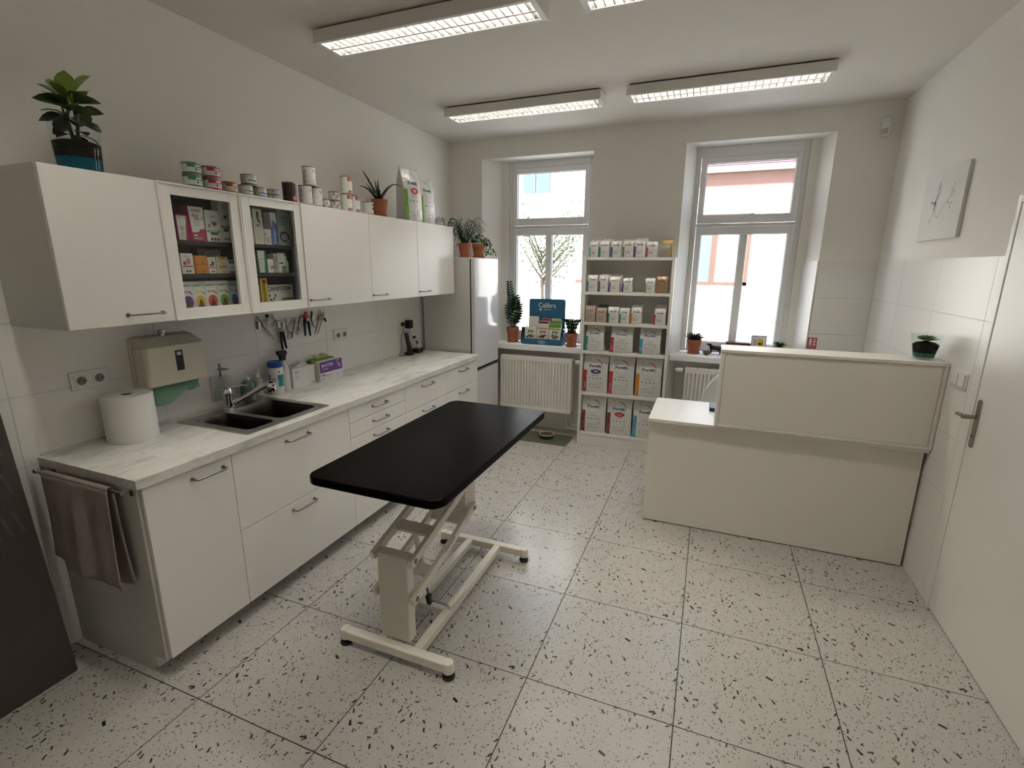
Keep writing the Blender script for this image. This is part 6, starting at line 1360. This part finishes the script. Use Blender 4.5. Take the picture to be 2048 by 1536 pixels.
def pouch(x0, x1, y, z1, label, m, top, joy, seed):
    w = x1-x0; h = z1-ZS-0.006; t = thing('treat_pouch', label, 'treat pouch', ((x0+x1)/2, y, ZS+0.0046), gJ, rz=0.0)
    MB().box(-w/2, w/2, 0.0, 0.018, 0, h).build('pouch', m, t, bevel=0.004)
    pr = Print(lambda u, v, e: (u, -e, v)); rr = random.Random(seed)
    if top: pr.rect(top, -w*0.46, w*0.46, h*0.90, h*0.985)
    if joy: pr.text(M_INK, 'joy', 0.05*w, 0.74*h, 0.040, 0.55*w, bold=0.03)
    for k in range(9): pr.ell(rr.choice([M_DOG, M_DOG, M_MAROON, M_RUST]), rr.uniform(-0.30, 0.32)*w, rr.uniform(0.40, 0.56)*h, 0.10*w, 0.045*h, 1, 9)
    pr.build(t)
pouch(0.828, 0.950, 3.706, 1.105, 'front treat pouch in the display, next to the zamioculcas', M_TRT, None, True, 1)
pouch(0.955, 1.085, 3.706, 1.105, 'front treat pouch in the middle of the display', M_TRT, mat('print_salmon', (0.5, 0.2, 0.12), 0.5), True, 2)
pouch(1.090, 1.212, 3.706, 1.105, 'front treat pouch with green top in the display', M_TRT, M_LIME, True, 3)
pouch(0.960, 1.075, 3.750, 1.165, 'dark topped treat pouch in the second row of the display', M_TRT, M_INK, False, 4)
pouch(1.085, 1.205, 3.750, 1.155, 'green treat pouch in the second row of the display', M_TRTG, M_LIME, False, 5)
pouch(0.838, 0.950, 3.795, 1.205, 'grey treat pouch at the back of the display, beside the zamioculcas', M_TRT, None, False, 6)
pouch(0.985, 1.075, 3.795, 1.190, 'pink treat pouch at the back of the display', M_TRTP, M_CRIM, False, 7)
pouch(1.085, 1.200, 3.795, 1.195, 'pale green treat pouch at the back of the display', M_TRTG, M_LGREY, False, 8)
tag(MB().grid(lambda u, v: (0.775+(0.022*(1-0.3*v)+0.005*math.sin(10*math.pi*u))*math.cos(2*math.pi*u), 3.80+(0.035*(1-0.4*v)+0.006*math.sin(8*math.pi*u+3*v))*math.sin(2*math.pi*u), ZS+0.001+0.16*v), 24, 6).build('plastic_bag', mat('dark_film', (0.03, 0.03, 0.04), 0.15), fix=False), 'crumpled dark plastic bag between zamioculcas and treat display', 'bag')
x, y = 1.330, 3.705
cp = thing('christmas_cactus', 'bushy Christmas cactus in a terracotta pot beside the bookcase', 'plant', (x, y, ZS))
zz = pot(cp, x, y, ZS, 0.128, 0.045, 0.060)
cf = MB()
for k in range(100):
    a = rnd.uniform(0, 6.283); ext = rnd.uniform(0.5, 1.0); p = Vector((x+0.03*math.cos(a), y+0.03*math.sin(a), zz)); d = Vector((math.cos(a)*0.0125*ext, math.sin(a)*0.006*ext, 0.050))
    for s_ in range(rnd.choice((3, 4, 5, 6))):
        q = p+d; w_ = d.cross(Vector((math.sin(a*3)*0.5, 1.0, 0.2))).normalized()*0.012; m_ = (p+q)/2
        cf.add([p, m_+w_, q, m_-w_], [(0,1,2,3)]); p = q; d = d+Vector((rnd.gauss(0, .0025), rnd.gauss(0, .002), -0.010))
cf.build('foliage', M_LEAFD, cp, kind='stuff', fix=False)
for dx, hh in ((-0.03, 0.30), (-0.005, 0.285)):
    MB().tube([(x, y, zz), (x+dx*0.3, y, zz+hh*0.5), (x+dx, y-0.004, zz+hh)], 0.0013, 5).build('stem', M_LEAF, cp, smooth=True)
    for t in (0.72, 0.88, 1.0): place_leaf(leaf_data(M_LEAF, 0.028, 0.012, bend=0.3, n=3), cp, (x+dx*t*t, y-0.002, zz+hh*t), 2.2*t*3, 0.9)
# second sill
x, y = 2.490, 3.780
sp_ = thing('succulent_plant', 'dark spiky succulent in a terracotta pot on the second window sill', 'plant', (x, y, ZS))
zz = pot(sp_, x, y, ZS, 0.125, 0.045, 0.064)
for k in range(46):
    a = k*2.39996; el = 1.35-1.25*(k/46); L = 0.055+0.035*(k/46); b_ = Vector((x+0.016*math.cos(a), y+0.016*math.sin(a), zz+0.012)); d = Vector((math.cos(a)*math.cos(el), math.sin(a)*math.cos(el), math.sin(el)))
    MB().tube([b_, b_+d*L*0.5+Vector((0, 0, 0.004)), b_+d*L+Vector((0, 0, 0.012))], [0.006, 0.0062, 0.0008], 6).build('leaf', mat('dark_succulent', (0.022, 0.014, 0.014), 0.4), sp_, smooth=True)
bl = MB().lathe([(0.016, ZS), (0.030, ZS+0.014), (0.035, ZS+0.034), (0.032, ZS+0.034), (0.026, ZS+0.014), (0.001, ZS+0.008)], (2.604, 3.745, 0), 24).build('small_bowl', mat('dark_brass_bowl', (0.12, 0.09, 0.04), 0.35, metal=0.6), smooth=True); tag(bl, 'small dark bowl in front of the dog figurine', 'bowl')
# dog figurine, one body
def skin_body(name, m, parent, pts, edges, sub=2):
    me = bpy.data.meshes.new(name); o3 = ORG[parent.name]; me.from_pydata([(p[0]-o3[0], p[1]-o3[1], p[2]-o3[2]) for p, _ in pts], edges, []); me.materials.append(m)
    o = bpy.data.objects.new(name, me); COL.objects.link(o); o.parent = parent; ORG[o.name] = o3
    sm = o.modifiers.new('skin', 'SKIN'); sm.use_smooth_shade = True
    for i, (_, r_) in enumerate(pts): me.skin_vertices[0].data[i].radius = (r_, r_)
    me.skin_vertices[0].data[0].use_root = True
    o.modifiers.new('sub', 'SUBSURF').levels = sub; o.modifiers['sub'].render_levels = sub
    return o
df = thing('dog_figurine', 'small black standing dog figurine on the window sill', 'figurine', (2.69, 3.79, ZS))
X, Y, Z = 2.676, 3.790, ZS
dpt = [((X, Y, Z+0.066), 0.021), ((X-0.030, Y, Z+0.068), 0.022), ((X+0.038, Y, Z+0.066), 0.019), ((X-0.042, Y, Z+0.086), 0.013), ((X-0.050, Y, Z+0.100), 0.014), ((X-0.066, Y, Z+0.096), 0.009), ((X-0.078, Y, Z+0.092), 0.007), ((X+0.060, Y, Z+0.078), 0.005), ((X+0.076, Y, Z+0.086), 0.003)]
ded = [(0,1), (0,2), (1,3), (3,4), (4,5), (5,6), (2,7), (7,8)]
for bx, by in ((-0.034, -0.012), (-0.034, 0.012)):
    n0 = len(dpt); dpt += [((X+bx, Y+by, Z+0.040), 0.009), ((X+bx+0.002, Y+by, Z+0.018), 0.0065), ((X+bx-0.004, Y+by, Z+0.0065), 0.0065)]; ded += [(1, n0), (n0, n0+1), (n0+1, n0+2)]
for bx, by in ((0.040, -0.012), (0.040, 0.012)):
    n0 = len(dpt); dpt += [((X+bx-0.004, Y+by, Z+0.044), 0.011), ((X+bx+0.008, Y+by, Z+0.024), 0.006), ((X+bx, Y+by, Z+0.0065), 0.0065)]; ded += [(2, n0), (n0, n0+1), (n0+1, n0+2)]
for by in (-0.012, 0.012):
    n0 = len(dpt); dpt += [((X-0.046, Y+by, Z+0.100), 0.006), ((X-0.046, Y+by*1.3, Z+0.082), 0.006)]; ded += [(4, n0), (n0, n0+1)]
skin_body('dog_body', mat('black_figurine', (0.012, 0.011, 0.010), 0.45), df, dpt, ded)
rb = MB().box(2.760, 2.965, 3.765, 3.865, ZS, 1.052).build('storage_box', mat('dark_red_box', (0.10, 0.03, 0.03), 0.5), bevel=0.002); tag(rb, 'dark red box on the second window sill, mostly behind the counter', 'box')
pf = thing('picture_card', 'small framed picture with yellow motif on the second window sill', 'picture', (3.03, 3.80, ZS))
MB().box(2.968, 3.094, 3.795, 3.815, ZS, 1.122).build('frame', M_LGREY, pf, bevel=0.002)
pr = Print(on_y(3.795, 2.968, ZS)); pr.rect(M_CARD, 0.010, 0.116, 0.012, 0.184); pr.ell(M_YELLOW, 0.075, 0.140, 0.026, 0.026, 1, 14); pr.rect(M_YELLOW, 0.060, 0.100, 0.080, 0.128, 1); pr.lines(M_GREY, 0.02, 0.05, 0.11, 0.165, 4, 1); pr.build(pf)
x, y = 3.195, 3.790
sp_ = thing('succulent_plant', 'low green succulent on the sill beside the fire sign', 'plant', (x, y, ZS))
zz = pot(sp_, x, y, ZS, 0.095, 0.036, 0.050, m=M_GREY)
for k in range(22):
    a = k*2.4; el = 1.1-1.0*(k/22); L = 0.050+0.028*(k/22); b_ = Vector((x, y, zz+0.012)); d = Vector((math.cos(a)*math.cos(el), 0.7*math.sin(a)*math.cos(el), math.sin(el)))
    MB().tube([b_, b_+d*L*0.6+Vector((0, 0, 0.012)), b_+d*L+Vector((0, 0, 0.006))], [0.005, 0.010, 0.0015], 7, flat=0.4).build('leaf', M_LEAF, sp_, smooth=True)

# ================================================================ succulent in a glass on the counter
x, y, z0 = 3.704, 2.218, 1.2309
sg_ = thing('glass_succulent', 'green rosette succulent in a tapered glass on the counter top', 'plant', (x, y, z0))
MB().lathe([(0.047, z0), (0.049, z0+0.003), (0.060, z0+0.07), (0.0735, z0+0.138), (0.0715, z0+0.138), (0.058, z0+0.07), (0.0465, z0+0.010), (0.001, z0+0.008)], (x, y, 0), 36).build('tapered_glass', M_VASE, sg_, smooth=True)
MB().lathe([(0.0455, z0+0.0105), (0.0505, z0+0.035), (0.001, z0+0.036)], (x, y, 0), 32).build('drainage_sand', mat('teal_gravel', (0.03, 0.13, 0.12), 0.7, bump=0.6, bscale=260), sg_, smooth=True)
MB().lathe([(0.0506, z0+0.0365), (0.0585, z0+0.078), (0.042, z0+0.090), (0.001, z0+0.100)], (x, y, 0), 32).build('soil', M_SOIL, sg_, smooth=True)
M_ROS = mat('rosette_green', (0.13, 0.19, 0.06), 0.5, var=0.2)
for k in range(30):
    a = k*2.39996; q = k/30; el = 1.35-1.25*q; L = 0.028+0.034*q; b_ = Vector((x, y, z0+0.098)); d = Vector((math.cos(a)*math.cos(el), math.sin(a)*math.cos(el), math.sin(el)))
    MB().tube([b_, b_+d*L*0.65+Vector((0, 0, 0.003)), b_+d*L], [0.004, 0.0095, 0.001], 7, flat=0.45).build('leaf', M_ROS, sg_, smooth=True)
